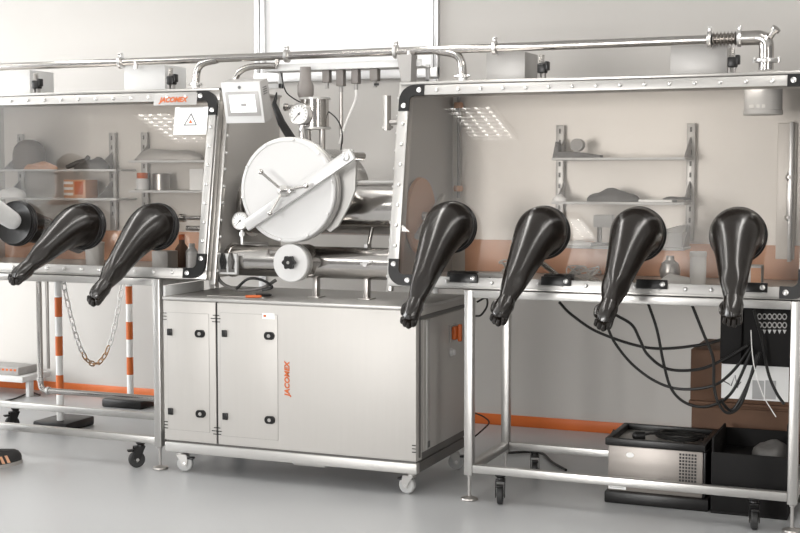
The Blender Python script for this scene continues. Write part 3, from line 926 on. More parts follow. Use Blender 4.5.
for k in range(4): mb.box(w_ - 0.0005, w_ + 0.0012, Hh - 0.07 + k * 0.011, Hh - 0.066 + k * 0.011, -0.06, -0.02, 0, m)
part('side_vents', mb, 'ink', scr)
mb = MB(); mb.cyl(m @ Vector((0.03, Hh * 0.5, -0.085)), (LX1 - 0.012, 0.25, 1.87), 0.016)
part('bracket_arm', mb, 'tin', scr)

# ================================================================== CABLE TRAY AND CONNECTORS
x0t, x1t = -1.30, -0.42
tray = thing('cable_tray', 'white cable tray under the top pipe between the gloveboxes', 'tray', ((x0t + x1t) / 2, 0.5, 2.04))
mb = MB(); mb.box(x0t, x1t, 0.47, 0.60, 2.04, 2.046, 0.001); mb.box(x0t, x1t, 0.465, 0.471, 2.04, 2.075, 0.001)
part('tray_channel', mb, 'white', tray)
for xx, xe in ((x0t + 0.01, LX1 - 0.012), (x1t - 0.03, RX0 + 0.012)):
    mb = MB(); mb.box(xx, xx + 0.02, 0.60, 0.62, 1.9605, 2.06, 0.002)
    mb.box(min(xx, xe), max(xx + 0.02, xe), 0.60, 0.62, 1.9605, 1.985)
    part('tray_bracket', mb, 'white', tray)
for u, rr, zb_, lab in ((327, 0.020, 1.965, 'short dark connector hanging from the tray, left of the one with a rod'),
                        (341, 0.020, 1.945, 'dark connector hanging from the tray with a steel rod below it'),
                        (356, 0.020, 1.955, 'dark connector hanging from the tray with a clear hose plugged in'),
                        (375, 0.022, 1.965, 'rightmost dark connector under the tray with a tiny black lever')):
    q = at(u, 72, y=0.5)
    cn = thing('connector', lab, 'connector', (q.x, 0.5, 2.04), 'connectors under the cable tray')
    part('plug_body', MB().box(q.x - rr, q.x + rr, 0.5 - rr, 0.5 + rr, zb_ + 0.01, 2.04, 0.004), 'conn', cn)
    part('plug_nose', MB().cyl((q.x, 0.5, zb_ - 0.02), (q.x, 0.5, zb_ + 0.01), rr * 0.55), 'grey', cn)
    if u == 341:
        part('rod', MB().cyl((q.x, 0.5, 1.66), (q.x, 0.5, zb_ - 0.02), 0.010), 'tin', cn)
    if u == 356:
        part('hose', MB().sweep(spline([(q.x, 0.5, zb_ - 0.02), (q.x - 0.005, 0.5, 1.88), (q.x - 0.06, 0.49, 1.75), (q.x - 0.085, 0.48, 1.66)]), 0.007, 8), 'wcable', cn)
    if u == 375:
        part('lever', MB().box(q.x + 0.002, q.x + 0.028, 0.48, 0.49, zb_ - 0.013, zb_ - 0.001, 0.002), 'black', cn)
# thin black cable from tray to airlock pivot
P = [at(u, v, y=0.42) for u, v in ((281, 72), (285, 90), (293, 98), (305, 104), (322, 108), (336, 118), (342, 132), (341, 150))]
solo('thin_cable', MB().sweep(spline(P), 0.0035, 6), 'cable', 'thin black cable looping from the tray over the gauge to the airlock', 'cable', tuple(P[-1]))

# ================================================================== EXHAUST PIPE
PZ, PY, PRr = 2.115, 0.45, 0.021
pipe = thing('exhaust_pipe', 'long steel pipe running above both gloveboxes with elbows down to them', 'pipe', (-0.5, PY, PZ))
part('main_pipe', MB().cyl((-3.9, PY, PZ), (0.985, PY, PZ), PRr, n=28), 'polish', pipe)


def clampring(x, big_=True):
    mb = MB(); mb.lathe([(PRr, -0.012), (PRr + 0.014, -0.008), (PRr + 0.014, 0.008), (PRr, 0.012)], (x, PY, PZ), (1, 0, 0), 28)
    mb.box(x - 0.008, x + 0.008, PY - 0.012, PY + 0.012, PZ + PRr + 0.008, PZ + PRr + 0.03, 0.003)
    mb.cyl((x, PY - 0.03, PZ + PRr + 0.02), (x, PY + 0.02, PZ + PRr + 0.02), 0.005, n=8)
    part('pipe_clamp', mb, 'bolt', pipe)


for u, v in ((121, 62), (287, 56), (396, 52), (495, 46)): clampring(at(u, v, y=PY).x)
for u in (137, 410):
    x = at(u, 62, y=PY).x
    part('pipe_port', MB().cyl((x, PY - 0.01, PZ - PRr - 0.018), (x, PY - 0.01, PZ), 0.012, n=14), 'bolt', pipe)


def elbow(xp, xd, zb_, first):
    """stub from the main pipe turning down to the roof at x = xd"""
    mb = MB()
    mb.sweep(bez((xp, PY, PZ - 0.005), (xd + (xp - xd) * 0.3, PY, PZ - 0.02), (xd, PY, PZ - 0.01), (xd, PY, zb_ + 0.045), 14), 0.0205, 20)
    e = part('elbow', mb, 'polish', pipe)
    mb = MB()
    mb.lathe([(0.034, 0), (0.034, 0.008), (0.022, 0.010), (0.022, 0.035), (0.033, 0.037), (0.033, 0.049), (0.022, 0.051)], (xd, PY, zb_), (0, 0, 1), 26)
    mb.cyl((xd - 0.04, PY - 0.012, zb_ + 0.043), (xd + 0.04, PY - 0.012, zb_ + 0.043), 0.006, n=8)
    part('flange', mb, 'bolt', e)


ZR = Z1 + 0.0145
elbow(-1.57, -1.705, ZR, 0)
elbow(-0.33, -0.195, ZR, 0)
mb = MB(); mb.sweep(bez((-1.22, PY - 0.005, PZ - 0.05), (-1.42, PY, PZ - 0.04), (-1.47, PY, PZ - 0.05), (-1.475, PY, ZR), 12), 0.017, 18)
mb.cyl((-1.22, PY - 0.005, PZ - 0.05), (-1.21, PY, PZ), 0.012)
part('branch_pipe', mb, 'polish', pipe)
# bellows and right elbow
prof = []
xb0, xb1 = 1.005, 1.118
nb_ = 7
for k in range(nb_ * 2 + 1):
    prof.append((0.021 if k % 2 == 0 else 0.035, (xb1 - xb0) * k / (nb_ * 2)))
mb = MB(); mb.lathe(prof, (xb0, PY, PZ), (1, 0, 0), 28)
part('bellows', mb, 'polish', pipe)
for x in (0.985, 1.118):
    mb = MB(); mb.lathe([(0.022, 0), (0.037, 0.001), (0.040, 0.010), (0.037, 0.019), (0.022, 0.020)], (x, PY, PZ), (1, 0, 0), 28)
    mb.box(x + 0.002, x + 0.018, PY - 0.012, PY + 0.012, PZ + 0.035, PZ + 0.058, 0.003)
    part('flange', mb, 'bolt', pipe)
mb = MB(); mb.sweep([(1.13, PY, PZ), (1.19, PY, PZ)] + bez((1.20, PY, PZ), (1.235, PY, PZ), (1.247, PY, PZ - 0.015), (1.247, PY, PZ - 0.05), 10) + [(1.247, PY, ZR + 0.03)], 0.033, 28)
mb.cyl((1.247, PY, PZ - 0.02), (1.285, PY - 0.02, PZ + 0.03), 0.014); mb.lathe([(0.022, 0), (0.022, 0.014)], (1.283, PY - 0.02, PZ + 0.026), (0.6, -0.3, 0.7), 16)
e = part('elbow', mb, 'polish', pipe)
for zz in (ZR, ZR + 0.062):
    mb = MB(); mb.lathe([(0.033, 0), (0.052, 0.001), (0.054, 0.008), (0.052, 0.016), (0.033, 0.017)], (1.247, PY, zz), (0, 0, 1), 30)
    for sg in (-1, 1): mb.cyl((1.247 + sg * 0.052, PY, zz), (1.247 + sg * 0.052, PY, zz + 0.024), 0.009, n=10)
    part('flange', mb, 'bolt', e)
# pipe bracket on the right box corner
q0, q1 = at(398, 60, y=0.42), at(413, 60, y=0.42)
mb = MB(); mb.prism([(q0.x, 0.40, 2.095), (q1.x, 0.40, 2.095), (q1.x - 0.005, 0.40, 1.96), (q0.x + 0.025, 0.40, 1.96)], (0, 0.08, 0))
part('support_bracket', mb, 'grey', pipe)

# ================================================================== LAMP HOUSINGS ON THE ROOFS
def roofbox(u0, u1, fu, label, m_):
    xa, xb = at(u0, 80, y=0.5).x, at(u1, 80, y=0.5).x
    r = thing('roof_box', label, 'box', ((xa + xb) / 2, 0.6, ZR), 'boxes on the glovebox roofs')
    part('case', MB().box(xa, xb, 0.50, 0.72, ZR, ZR + 0.158, 0.004), m_, r)
    part('seam', MB().box(xa + 0.001, xb - 0.001, 0.498, 0.4995, ZR + 0.004, ZR + 0.007), 'inkmid', r)
    return r


def latchthing(u, label):
    x = at(u, 75, y=0.42).x
    r = thing('toggle_clamp', label, 'clamp', (x, 0.42, ZR), 'black clamps on the glovebox roofs')
    mb = MB(); mb.box(x - 0.028, x + 0.028, 0.40, 0.44, ZR, ZR + 0.006, 0.002); mb.box(x - 0.02, x - 0.01, 0.405, 0.435, ZR + 0.004, ZR + 0.06, 0.002); mb.box(x + 0.004, x + 0.012, 0.405, 0.435, ZR + 0.004, ZR + 0.05, 0.002)
    part('base', mb, 'grey', r)
    mb = MB(); mb.box(x - 0.024, x + 0.018, 0.398, 0.442, ZR + 0.042, ZR + 0.088, 0.006)
    mb.box(x + 0.010, x + 0.030, 0.402, 0.438, ZR + 0.055, ZR + 0.098, 0.005)
    part('lever', mb, 'black', r)
    pts = [(x - 0.008 + 0.012 * math.cos(a * 0.7), 0.42 + 0.012 * math.sin(a * 0.7), ZR + 0.086 + a * 0.0009) for a in range(0, 50)]
    part('spring', MB().sweep(pts, 0.003, 6), 'tin', r)


roofbox(0, 30, 0, 'box coloured pale for the bright light, on the left glovebox roof at the left edge of the photo', 'white')  # both left boxes get white paint for the brighter light there
roofbox(124, 165, 0, 'box coloured white for the bright light, on the left glovebox roof, left of the pipe elbow', 'white')
roofbox(486, 525, 0, 'grey box on the right glovebox roof under the pipe clamp, narrower of two', 'bezel')
roofbox(670, 727, 0, 'grey box on the right glovebox roof below the pipe bellows, wider of two', 'bezel')
latchthing(37, 'black clamp on the left glovebox roof, nearest the left edge of the photo')
latchthing(172, 'black clamp on the left glovebox roof beside the pipe elbow')
latchthing(543, 'black clamp on the middle of the right glovebox roof')
latchthing(733, 'black clamp on the right glovebox roof just under the pipe bellows')

# ================================================================== SHELVES IN THE BOXES
def shelf_unit(ux, x0, x1, zs, label, ztop=1.75):
    r = thing('wall_shelves', label, 'shelf', ((x0 + x1) / 2, 0.79, Z0 + 0.02))
    for x in ux:
        mb = MB(); mb.box(x - 0.020, x + 0.020, 0.778, 0.7995, Z0 + 0.2, ztop, 0.002)
        u = part('upright', mb, 'strip', r)
        mb = MB(); zz = ztop - 0.03
        while zz > Z0 + 0.25:
            mb.box(x - 0.005, x + 0.005, 0.7765, 0.7779, zz - 0.012, zz + 0.012); zz -= 0.055
        part('slots', mb, 'dgrey', u)
    for z in zs:
        s = part('shelf', MB().box(x0, x1, 0.575, 0.7775, z - 0.012, z, 0.002), 'white', r)
        for x in ux:
            if x0 - 0.03 < x < x1 + 0.03:
                mb = MB(); xx = min(max(x, x0 + 0.01), x1 - 0.01)
                mb.prism([(xx - 0.003, 0.777, z + 0.0), (xx - 0.003, 0.62, z + 0.0), (xx - 0.003, 0.777, z + 0.10)], (0.006, 0, 0))
                part('shelf_bracket', mb, 'bezel', s)
    return r


y_ = 0.575
xa = at(551.5, 157, y=y_).x; xb = at(685, 158, y=y_).x
ZSR = [at(600, 157.6, y=y_).z, at(600, 202, y=y_).z, at(600, 246.5, y=y_).z]
shelf_unit([at(560, 140, y=0.78).x, at(691, 140, y=0.78).x], xa, xb, ZSR, 'three white shelves on slotted uprights inside the right glovebox')
ZSL = [at(50, 169.3, y=y_).z, at(50, 198, y=y_).z]
shelf_unit([at(20, 150, y=0.78).x, at(112, 150, y=0.78).x], -3.22, at(116, 169, y=y_).x, ZSL, 'wide shelves inside the left glovebox behind the inserted arm', 1.745)
ZSM = [at(150, 160.3, y=y_).z, at(150, 190.5, y=y_).z]
shelf_unit([at(144, 150, y=0.78).x], at(128, 160, y=y_).x, at(209, 160, y=y_).x, ZSM, 'shelves on a single upright behind the warning label', 1.745)


def lump(mb, c, sx, sy, sz, seed=0, seg=18):
    random.seed(seed)
    n0 = len(mb.bm.verts)
    mb.bm.verts.ensure_lookup_table()
    b = MB(); b.ball((0, 0, 0), 1, seg=seg)
    ph = [random.random() * 6 for _ in range(6)]
    for v in b.bm.verts:
        p = v.co.copy()
        k = 1 + 0.12 * math.sin(5 * p.x + ph[0]) + 0.10 * math.sin(6 * p.y + ph[1] + 3 * p.x) + 0.10 * math.sin(7 * p.x + ph[2]) * math.cos(4 * p.y)
        z = p.z * sz * k
        v.co = Vector((c[0] + p.x * sx * (0.9 + 0.1 * k), c[1] + p.y * sy, c[2] + max(0.0, z + sz * 0.15)))
    me = bpy.data.meshes.new('tmp'); b.bm.to_mesh(me); b.bm.free()
    mb.bm.from_mesh(me); bpy.data.meshes.remove(me)
    return mb


# right box shelf items
q = at(556, 157, y=0.66); q2 = at(597, 157, y=0.66); z = ZSR[0] + 0.0005
r = thing('tape_dispenser', 'dark tape dispenser on the top shelf of the right glovebox', 'dispenser', (q.x + 0.1, 0.66, z))
mb = MB(); mb.prism([(q.x - 0.01, 0.63, z), (q.x + 0.23, 0.63, z), (q.x + 0.23, 0.63, z + 0.012), (q.x + 0.1, 0.63, z + 0.03), (q.x + 0.02, 0.63, z + 0.03), (q.x + 0.018, 0.63, z + 0.075), (q.x + 0.005, 0.63, z + 0.08)], (0, 0.06, 0))
part('base', mb, 'dgrey', r)
c = (at(578, 147, y=0.66).x, 0.63, z + 0.063)
mb = MB(); mb.lathe([(0.018, 0), (0.031, 0), (0.031, 0.05), (0.018, 0.05)], c, (0, 1, 0), 28)
part('tape_roll', mb, 'grey', r)
z = ZSR[1] + 0.0005
p = at(613, 198, y=0.66)
solo('dark_cloth', lump(MB(), (p.x, 0.66, z), 0.13, 0.06, 0.05, 3), 'dgrey', 'crumpled dark cloth in the middle of the second shelf, right glovebox', 'cloth', (p.x, 0.66, z))
p = at(660, 198, y=0.62); solo('paper_stack', MB().box(p.x - 0.10, p.x + 0.06, 0.60, 0.74, z, z + 0.012, 0.002), 'paper', 'flat white papers right of the dark cloth on the second shelf', 'paper', (p.x, 0.66, z))
p = at(665, 198, y=0.62); solo('flat_tool', lump(MB(), (p.x + 0.05, 0.655, z + 0.0125), 0.07, 0.025, 0.012, 5), 'dgrey', 'small flat dark tool lying on white papers on the second shelf', 'tool', (p.x + 0.05, 0.66, z + 0.012))
p = at(560, 198, y=0.62); solo('white_wad', lump(MB(), (p.x - 0.005, 0.63, z), 0.035, 0.035, 0.028, 8), 'paper', 'white tissue wad at the left end of the second shelf', 'tissue', (p.x, 0.63, z))
z = ZSR[2] + 0.0005
p = at(578, 243, y=0.64); solo('tissue_sheet', lump(MB(), (p.x, 0.66, z), 0.09, 0.05, 0.018, 9), 'paper', 'thin white tissue sheet on the lowest shelf of the right glovebox', 'tissue', (p.x, 0.66, z))
p = at(603, 236, y=0.66)
r = thing('small_microscope', 'small pale stand on the lowest shelf behind the third glove', 'stand', (p.x, 0.66, z))
mb = MB(); mb.box(p.x - 0.05, p.x + 0.05, 0.62, 0.70, z, z + 0.015, 0.003); mb.cyl((p.x - 0.02, 0.67, z), (p.x - 0.02, 0.67, z + 0.13), 0.012)
part('foot', mb, 'grey', r)
mb = MB(); mb.box(p.x - 0.045, p.x + 0.05, 0.64, 0.70, z + 0.09, z + 0.15, 0.006)
part('head', mb, 'white', r)
p = at(672, 237, y=0.66)
r = thing('carton', 'open white carton at the right end of the lowest shelf', 'carton', (p.x, 0.66, z))
mb = MB(); mb.box(p.x - 0.07, p.x + 0.06, 0.60, 0.74, z, z + 0.07, 0.002)
part('carton_body', mb, 'white', r)
mb = MB(); mb.prism([(p.x - 0.07, 0.6, z + 0.071), (p.x + 0.06, 0.6, z + 0.071), (p.x + 0.085, 0.58, z + 0.115), (p.x + 0.01, 0.58, z + 0.09)], (0, 0.004, 0.002))
part('carton_flap', mb, 'paper', r)
# white jar on the floor of the box
zf = Z0 + 0.0185
p = at(698, 283, y=0.40)
jy = 0.45
r = thing('white_jar', 'white plastic jar with screw lid standing right of the third glove', 'jar', (at(698, 270, y=jy).x, jy, zf))
x = at(698, 270, y=jy).x
part('jar_body', MB().lathe([(0.034, 0), (0.037, 0.004), (0.037, 0.118), (0.033, 0.124)], (x, jy, zf), (0, 0, 1), 32), 'paper', r)
part('lid', MB().lathe([(0.038, 0.1245), (0.039, 0.127), (0.039, 0.147), (0.036, 0.15)], (x, jy, zf), (0, 0, 1), 32), 'paper', r)
solo('crumpled_tissue', lump(MB(), (x - 0.10, jy - 0.02, zf), 0.075, 0.05, 0.035, 12), 'paper', 'crumpled white tissue beside the white jar', 'tissue', (x - 0.10, jy, zf))
# small orange and white box behind the last glove
x = at(752, 275, y=0.35).x
r = thing('small_carton', 'small peach and white box half hidden right of the last glove', 'carton', (x, 0.35, zf))
part('carton_body', MB().box(x - 0.05, x + 0.045, 0.31, 0.40, zf, zf + 0.10, 0.002), 'white', r)
part('carton_label', MB().box(x + 0.0, x + 0.044, 0.3085, 0.3098, zf + 0.01, zf + 0.09), 'peach', r)
# wire bundles
def wires(cx, cy, seed, w, h, label, n=7):
    random.seed(seed); mb = MB()
    for k in range(n):
        pts = [(cx + random.uniform(-w, w), cy + random.uniform(-0.06, 0.06), zf + 0.008)]
        for j in range(4): pts.append((cx + random.uniform(-w, w), cy + random.uniform(-0.06, 0.06), zf + random.uniform(0.02, h)))
        pts.append((cx + random.uniform(-w, w), cy + random.uniform(-0.06, 0.06), zf + 0.006))
        mb.sweep(spline(pts, 7), 0.003, 6)
    solo('wire_bundle', mb, 'wcable', label, 'wires', (cx, cy, zf), 'loose wires in the right glovebox')


wires(at(515, 268, y=0.3).x, 0.3, 3, 0.07, 0.10, 'tangle of white wires between the first and second glove')
wires(at(582, 272, y=0.3).x, 0.3, 5, 0.08, 0.08, 'tangle of white wires between the second and third glove', 8)
for u0, u1, lab in ((449, 477, 'black power strip on the box floor right of the first glove'), (545, 573, 'black power strip on the box floor behind the second glove')):
    xa_, xb_ = at(u0, 278, y=0.2).x, at(u1, 278, y=0.2).x
    r = thing('power_strip', lab, 'power strip', ((xa_ + xb_) / 2, 0.2, zf))
    part('strip_body', MB().box(xa_, xb_, 0.17, 0.23, zf, zf + 0.045, 0.005), 'black', r)
    mb = MB()
    for k in range(3):
        xx = xa_ + (xb_ - xa_) * (k + 0.5) / 3
        mb.lathe([(0.017, 0), (0.017, 0.002)], (xx, 0.2, zf + 0.0455), (0, 0, 1), 16)
    part('sockets', mb, 'dgrey', r)
xa_, xb_ = at(479, 278, y=0.2).x, at(505, 278, y=0.2).x
r = thing('junction_box', 'flat white junction box on the floor beside the black power strip', 'box', ((xa_ + xb_) / 2, 0.2, zf))
part('case', MB().box(xa_, xb_, 0.17, 0.24, zf, zf + 0.042, 0.004), 'white', r)
part('screw', MB().lathe([(0.006, 0), (0.005, 0.003)], ((xa_ + xb_) / 2, 0.1695, zf + 0.02), (0, -1, 0), 12), 'ink', r)
# leaning steel probe by second glove
a_ = at(540, 262, y=0.35); b_ = at(560, 280, y=0.25)
solo('steel_probe', MB().sweep([(a_.x, 0.35, zf + 0.09), (b_.x, 0.3, zf + 0.012)], [0.014, 0.012], 14), 'polish', 'slanting steel probe lying right of the second glove', 'probe', (b_.x, 0.3, zf))
solo('round_flask', MB().lathe([(0.03, 0), (0.045, 0.02), (0.05, 0.05), (0.04, 0.085), (0.02, 0.10), (0.018, 0.12)], (at(668, 268, y=0.5).x, 0.55, zf), (0, 0, 1), 28), 'tin', 'dull steel flask on the box floor right of the third glove', 'flask', (at(668, 268, y=0.5).x, 0.55, zf))

# left box items
z = ZSL[0] + 0.0005
p = at(25, 166, y=0.66)
solo('brown_sack', MB().lathe([(0.09, 0), (0.097, 0.03), (0.095, 0.09), (0.085, 0.13), (0.062, 0.158), (0.03, 0.172), (0.002, 0.175)], (p.x + 0.02, 0.675, z), (0, 0, 1), 28), 'sack', 'tall dull brown bag at the left end of the upper shelf', 'bag', (p.x, 0.68, z))
p = at(38, 166, y=0.61)
solo('plastic_bag', lump(MB(), (p.x, 0.613, z), 0.14, 0.03, 0.035, 22), 'peach', 'flat peach plastic bag before the brown bag on the upper shelf', 'bag', (p.x, 0.61, z))
p = at(92, 166, y=0.66)
mb = MB(); lump(mb, (p.x, 0.66, z), 0.12, 0.05, 0.055, 23)
mb.sweep([(p.x - 0.16, 0.64, z + 0.012), (p.x - 0.09, 0.64, z + 0.035), (p.x - 0.02, 0.64, z + 0.05)], [0.012, 0.016, 0.016], 8)
mb.sweep([(p.x - 0.06, 0.63, z + 0.02), (p.x + 0.0, 0.63, z + 0.07)], [0.010, 0.014], 8)
solo('hand_tools', mb, 'dgrey', 'dark hand tool lying at the right of the upper left shelf', 'tool', (p.x, 0.66, z))
z = ZSL[1] + 0.0005
p = at(81, 195, y=0.66)
r = thing('orange_carton', 'orange and white striped box on the lower left shelf', 'carton', (p.x, 0.66, z))
part('carton_body', MB().box(p.x - 0.075, p.x + 0.075, 0.60, 0.72, z, z + 0.105, 0.002), 'peach', r)
mb = MB()
for k in range(3): mb.box(p.x - 0.0755, p.x - 0.01, 0.5985, 0.5997, z + 0.015 + k * 0.032, z + 0.03 + k * 0.032)
part('white_stripes', mb, 'paper', r)
part('orange_stripe', MB().box(p.x + 0.0, p.x + 0.06, 0.5985, 0.5997, z + 0.02, z + 0.095), 'letter', r)
p = at(10, 195, y=0.64)
solo('white_pouch', lump(MB(), (p.x, 0.66, z), 0.09, 0.06, 0.05, 26), 'paper', 'white pouch at the left end of the lower left shelf', 'pouch', (p.x, 0.66, z))
z = ZSM[0] + 0.0005
p = at(165, 158, y=0.66)
solo('flat_bag', lump(MB(), (p.x + 0.02, 0.67, z), 0.22, 0.07, 0.055, 27), 'panel', 'flat grey plastic bag on the shelf under the warning label', 'bag', (p.x, 0.67, z))
z = ZSM[1] + 0.0005
p = at(142.5, 188, y=0.62)
r = thing('orange_lid_jar', 'white jar with an orange lid on the shelf under the warning label', 'jar', (p.x, 0.62, z))
part('jar_body', MB().lathe([(0.030, 0), (0.035, 0.005), (0.036, 0.05), (0.033, 0.062), (0.029, 0.066)], (p.x, 0.62, z), (0, 0, 1), 28), 'white', r)
part('lid', MB().lathe([(0.029, 0.066), (0.031, 0.069), (0.031, 0.095), (0.028, 0.098)], (p.x, 0.62, z), (0, 0, 1), 28), 'letter', r)
p = at(160, 188, y=0.7)
solo('steel_can', MB().lathe([(0.05, 0), (0.05, 0.09), (0.045, 0.095)], (p.x, 0.71, z), (0, 0, 1), 28), 'tin', 'dull steel can right of the orange lidded jar', 'can', (p.x, 0.71, z))
p = at(196, 185, y=0.66)
solo('white_packet', MB().box(p.x - 0.03, p.x + 0.06, 0.64, 0.70, z, z + 0.12, 0.003), 'paper', 'upright white packet at the right end of the middle shelf', 'packet', (p.x, 0.66, z))
for u, yy, hw, hh, mm, lab in ((165, 0.30, 0.05, 0.10, 'white', 'white box on the box floor under the right glove of the left glovebox'),
                               (95, 0.40, 0.05, 0.13, 'paper', 'white tub on the left glovebox floor between two gloves'),
                               (192, 0.32, 0.032, 0.14, 'white', 'tall white bottle by the right edge of the left window')):
    x = at(u, 262, y=yy).x
    mb = MB()
    if u == 165: mb.box(x - hw, x + hw, yy - 0.05, yy + 0.05, zf, zf + hh, 0.004)
    elif u == 95: mb.lathe([(hw * 0.9, 0), (hw, 0.01), (hw * 1.05, hh - 0.01), (hw * 1.1, hh), (hw * 0.9, hh + 0.003)], (x, yy, zf), (0, 0, 1), 28)
    else: mb.lathe([(hw, 0), (hw, hh * 0.7), (hw * 0.5, hh * 0.85), (hw * 0.5, hh)], (x, yy, zf), (0, 0, 1), 24)
    solo({165: 'white_box', 95: 'white_tub', 192: 'white_bottle'}[u], mb, mm, lab, {165: 'box', 95: 'tub', 192: 'bottle'}[u], (x, yy, zf))
x = at(182, 250, y=0.5).x
r = thing('brown_bottle', 'dark amber bottle right of the glove under the warning label', 'bottle', (x, 0.5, zf))
part('bottle_body', MB().lathe([(0.035, 0), (0.037, 0.005), (0.037, 0.10), (0.016, 0.13), (0.016, 0.15)], (x, 0.5, zf), (0, 0, 1), 28), 'brown', r)
part('cap', MB().lathe([(0.018, 0.15), (0.018, 0.175), (0.015, 0.178)], (x, 0.5, zf), (0, 0, 1), 20), 'letter', r)
x = at(197, 225, y=0.4).x
a_ = at(182, 217, y=0.45); b_ = at(212, 213, y=0.45)
mb = MB(); mb.cyl((LX1 - 0.03, 0.45, a_.z), (a_.x, 0.45, a_.z - 0.005), 0.012); mb.lathe([(0.022, 0), (0.022, 0.03)], (a_.x - 0.01, 0.45, a_.z - 0.005), (1, 0, 0), 18)
mb.cyl((LX1 - 0.03, 0.45, a_.z - 0.06), (a_.x + 0.03, 0.45, a_.z - 0.06), 0.014)
part('inner_valve', mb, 'polish', boxL)

# ================================================================== THINGS UNDER THE RIGHT STAND
ch = thing('chiller', 'steel chiller unit with black top tray and grille on the floor under the stand', 'chiller', (0.83, 0.33, 0))
hx0, hx1, hy0, hy1 = 0.605, 1.035, 0.205, 0.58
part('base', MB().box(hx0 - 0.012, hx1 + 0.03, hy0 - 0.02, hy1 + 0.02, 0.0, 0.055, 0.008), 'black', ch)
part('case', MB().box(hx0, hx1, hy0, hy1, 0.0555, 0.265, 0.006), 'chiller', ch)
part('side_cover', MB().box(hx1 + 0.0005, hx1 + 0.012, hy0 + 0.006, hy1 - 0.006, 0.0555, 0.263, 0.004), 'black', ch, 'black side cover')
mb = MB(); a0, a1, b0, b1 = hx0 - 0.012, hx1 + 0.012, hy0 - 0.012, hy1 + 0.012
mb.box(a0, a1, b0, b0 + 0.025, 0.2655, 0.300, 0.005); mb.box(a0, a1, b1 - 0.025, b1, 0.2655, 0.300, 0.005)
mb.box(a0, a0 + 0.025, b0 + 0.024, b1 - 0.024, 0.2655, 0.300, 0.005); mb.box(a1 - 0.025, a1, b0 + 0.024, b1 - 0.024, 0.2655, 0.300, 0.005)
part('tray_rim', mb, 'black', ch)
part('tray_floor', MB().box(a0 + 0.026, a1 - 0.026, b0 + 0.026, b1 - 0.026, 0.2655, 0.272), 'tin', ch)
mb = MB()
for i in range(6):
    for j in range(12):
        xx = 0.935 + i * 0.0135; zz = 0.085 + j * 0.0148
        mb.box(xx - 0.0045, xx + 0.0045, hy0 - 0.0016, hy0 - 0.0006, zz - 0.0048, zz + 0.0048)
part('grille', mb, 'black', ch)
c = at(630, 455, y=hy0)
mb = MB(); pts = [Vector((c.x + 0.018 * math.cos(k * PI / 12), hy0 - 0.0006, c.z + 0.011 * math.sin(k * PI / 12))) for k in range(24)]
mb.prism(pts, (0, -0.001, 0)); part('badge', mb, 'paper', ch)
st = part('rating_sticker', MB().box(hx0 + 0.004, hx0 + 0.085, hy0 - 0.0018, hy0 - 0.0006, 0.063, 0.095), 'paper', ch)
mb = MB()
for k in range(3): mb.box(hx0 + 0.01, hx0 + 0.075 - k * 0.012, hy0 - 0.0024, hy0 - 0.0019, 0.07 + k * 0.008, 0.073 + k * 0.008)
part('sticker_print', mb, 'inkmid', st)
# coiled plug lead in the tray
mb = MB(); cx_, cy_ = 0.90, 0.40
pts = []
for k in range(60):
    a = k * 0.32; pts.append((cx_ + (0.10 + 0.012 * math.sin(k * 0.2)) * math.cos(a), cy_ + 0.075 * math.sin(a), 0.281 + 0.0004 * k + 0.004 * math.sin(k * 0.7)))
pts += [(0.80, 0.36, 0.305), (0.745, 0.33, 0.30)]
r = thing('power_lead', 'coiled black power lead lying in the chiller tray', 'cable', (cx_, cy_, 0.2725))
part('lead', MB().sweep(spline(pts, 3), 0.006, 8), 'cable', r)
mb = MB(); mb.cyl((0.75, 0.33, 0.296), (0.715, 0.325, 0.293), 0.018, 0.021); mb.ball((0.71, 0.324, 0.293), 0.021)
part('plug', mb, 'black', r)

# brown boxes and black crate
def atx(u, y): return at(u, 400, y=y).x
bx0, bx1 = atx(690, 0.62), 1.44
r = thing('brown_case', 'upper brown case with a white scribbled label behind the chiller', 'case', ((bx0 + bx1) / 2, 0.85, 0.42))
part('case_body', MB().box(bx0, bx1, 0.62, 1.05, 0.425, 0.672, 0.006), 'brown', r)
part('case_rim', MB().box(bx0 - 0.006, bx1 + 0.006, 0.614, 1.056, 0.41, 0.4245, 0.003), 'brown', r)
la, lb_ = at(721, 398, y=0.613), at(789, 367, y=0.613)
lbl = part('label_sheet', MB().box(la.x, lb_.x, 0.6165, 0.6193, la.z, lb_.z), 'paper', r, 'white label sheet with a scribble')
mb = MB(); P = [at(u, v, y=0.614) for u, v in ((723.5, 381), (729, 384), (731, 386), (735, 375), (737.5, 388), (739, 384), (741, 382))]
P = [Vector((p.x, 0.6155, p.z)) for p in P]
mb.sweep(P, 0.0028, 6)
part('scribble', mb, 'ink', lbl)
mb = MB()
for u0, u1 in ((752, 764), (765, 776)):
    a1_, b1_ = at(u0, 399, y=0.61), at(u1, 381, y=0.61)
    mb.box(a1_.x, b1_.x, 0.6145, 0.6162, a1_.z, b1_.z)
part('grey_tabs', mb, 'inkmid', lbl)
r = thing('brown_case', 'lower brown case standing on the floor behind the chiller', 'case', ((bx0 + bx1) / 2, 0.85, 0))
part('case_body', MB().box(bx0 + 0.004, bx1, 0.64, 1.05, 0.0, 0.395, 0.006), 'brown', r)
part('case_rim', MB().box(bx0 - 0.004, bx1 + 0.004, 0.634, 1.056, 0.3955, 0.4095, 0.003), 'brown', r)
x0c, x1c = 1.075, 1.405
r = thing('black_crate', 'black plastic crate on the floor right of the chiller', 'crate', ((x0c + x1c) / 2, 0.35, 0))
mb = MB()
mb.box(x0c, x1c, 0.18, 0.56, 0.0, 0.012, 0.003); mb.box(x0c, x1c, 0.18, 0.19, 0.012, 0.275, 0.003); mb.box(x0c, x1c, 0.55, 0.56, 0.012, 0.32, 0.003)
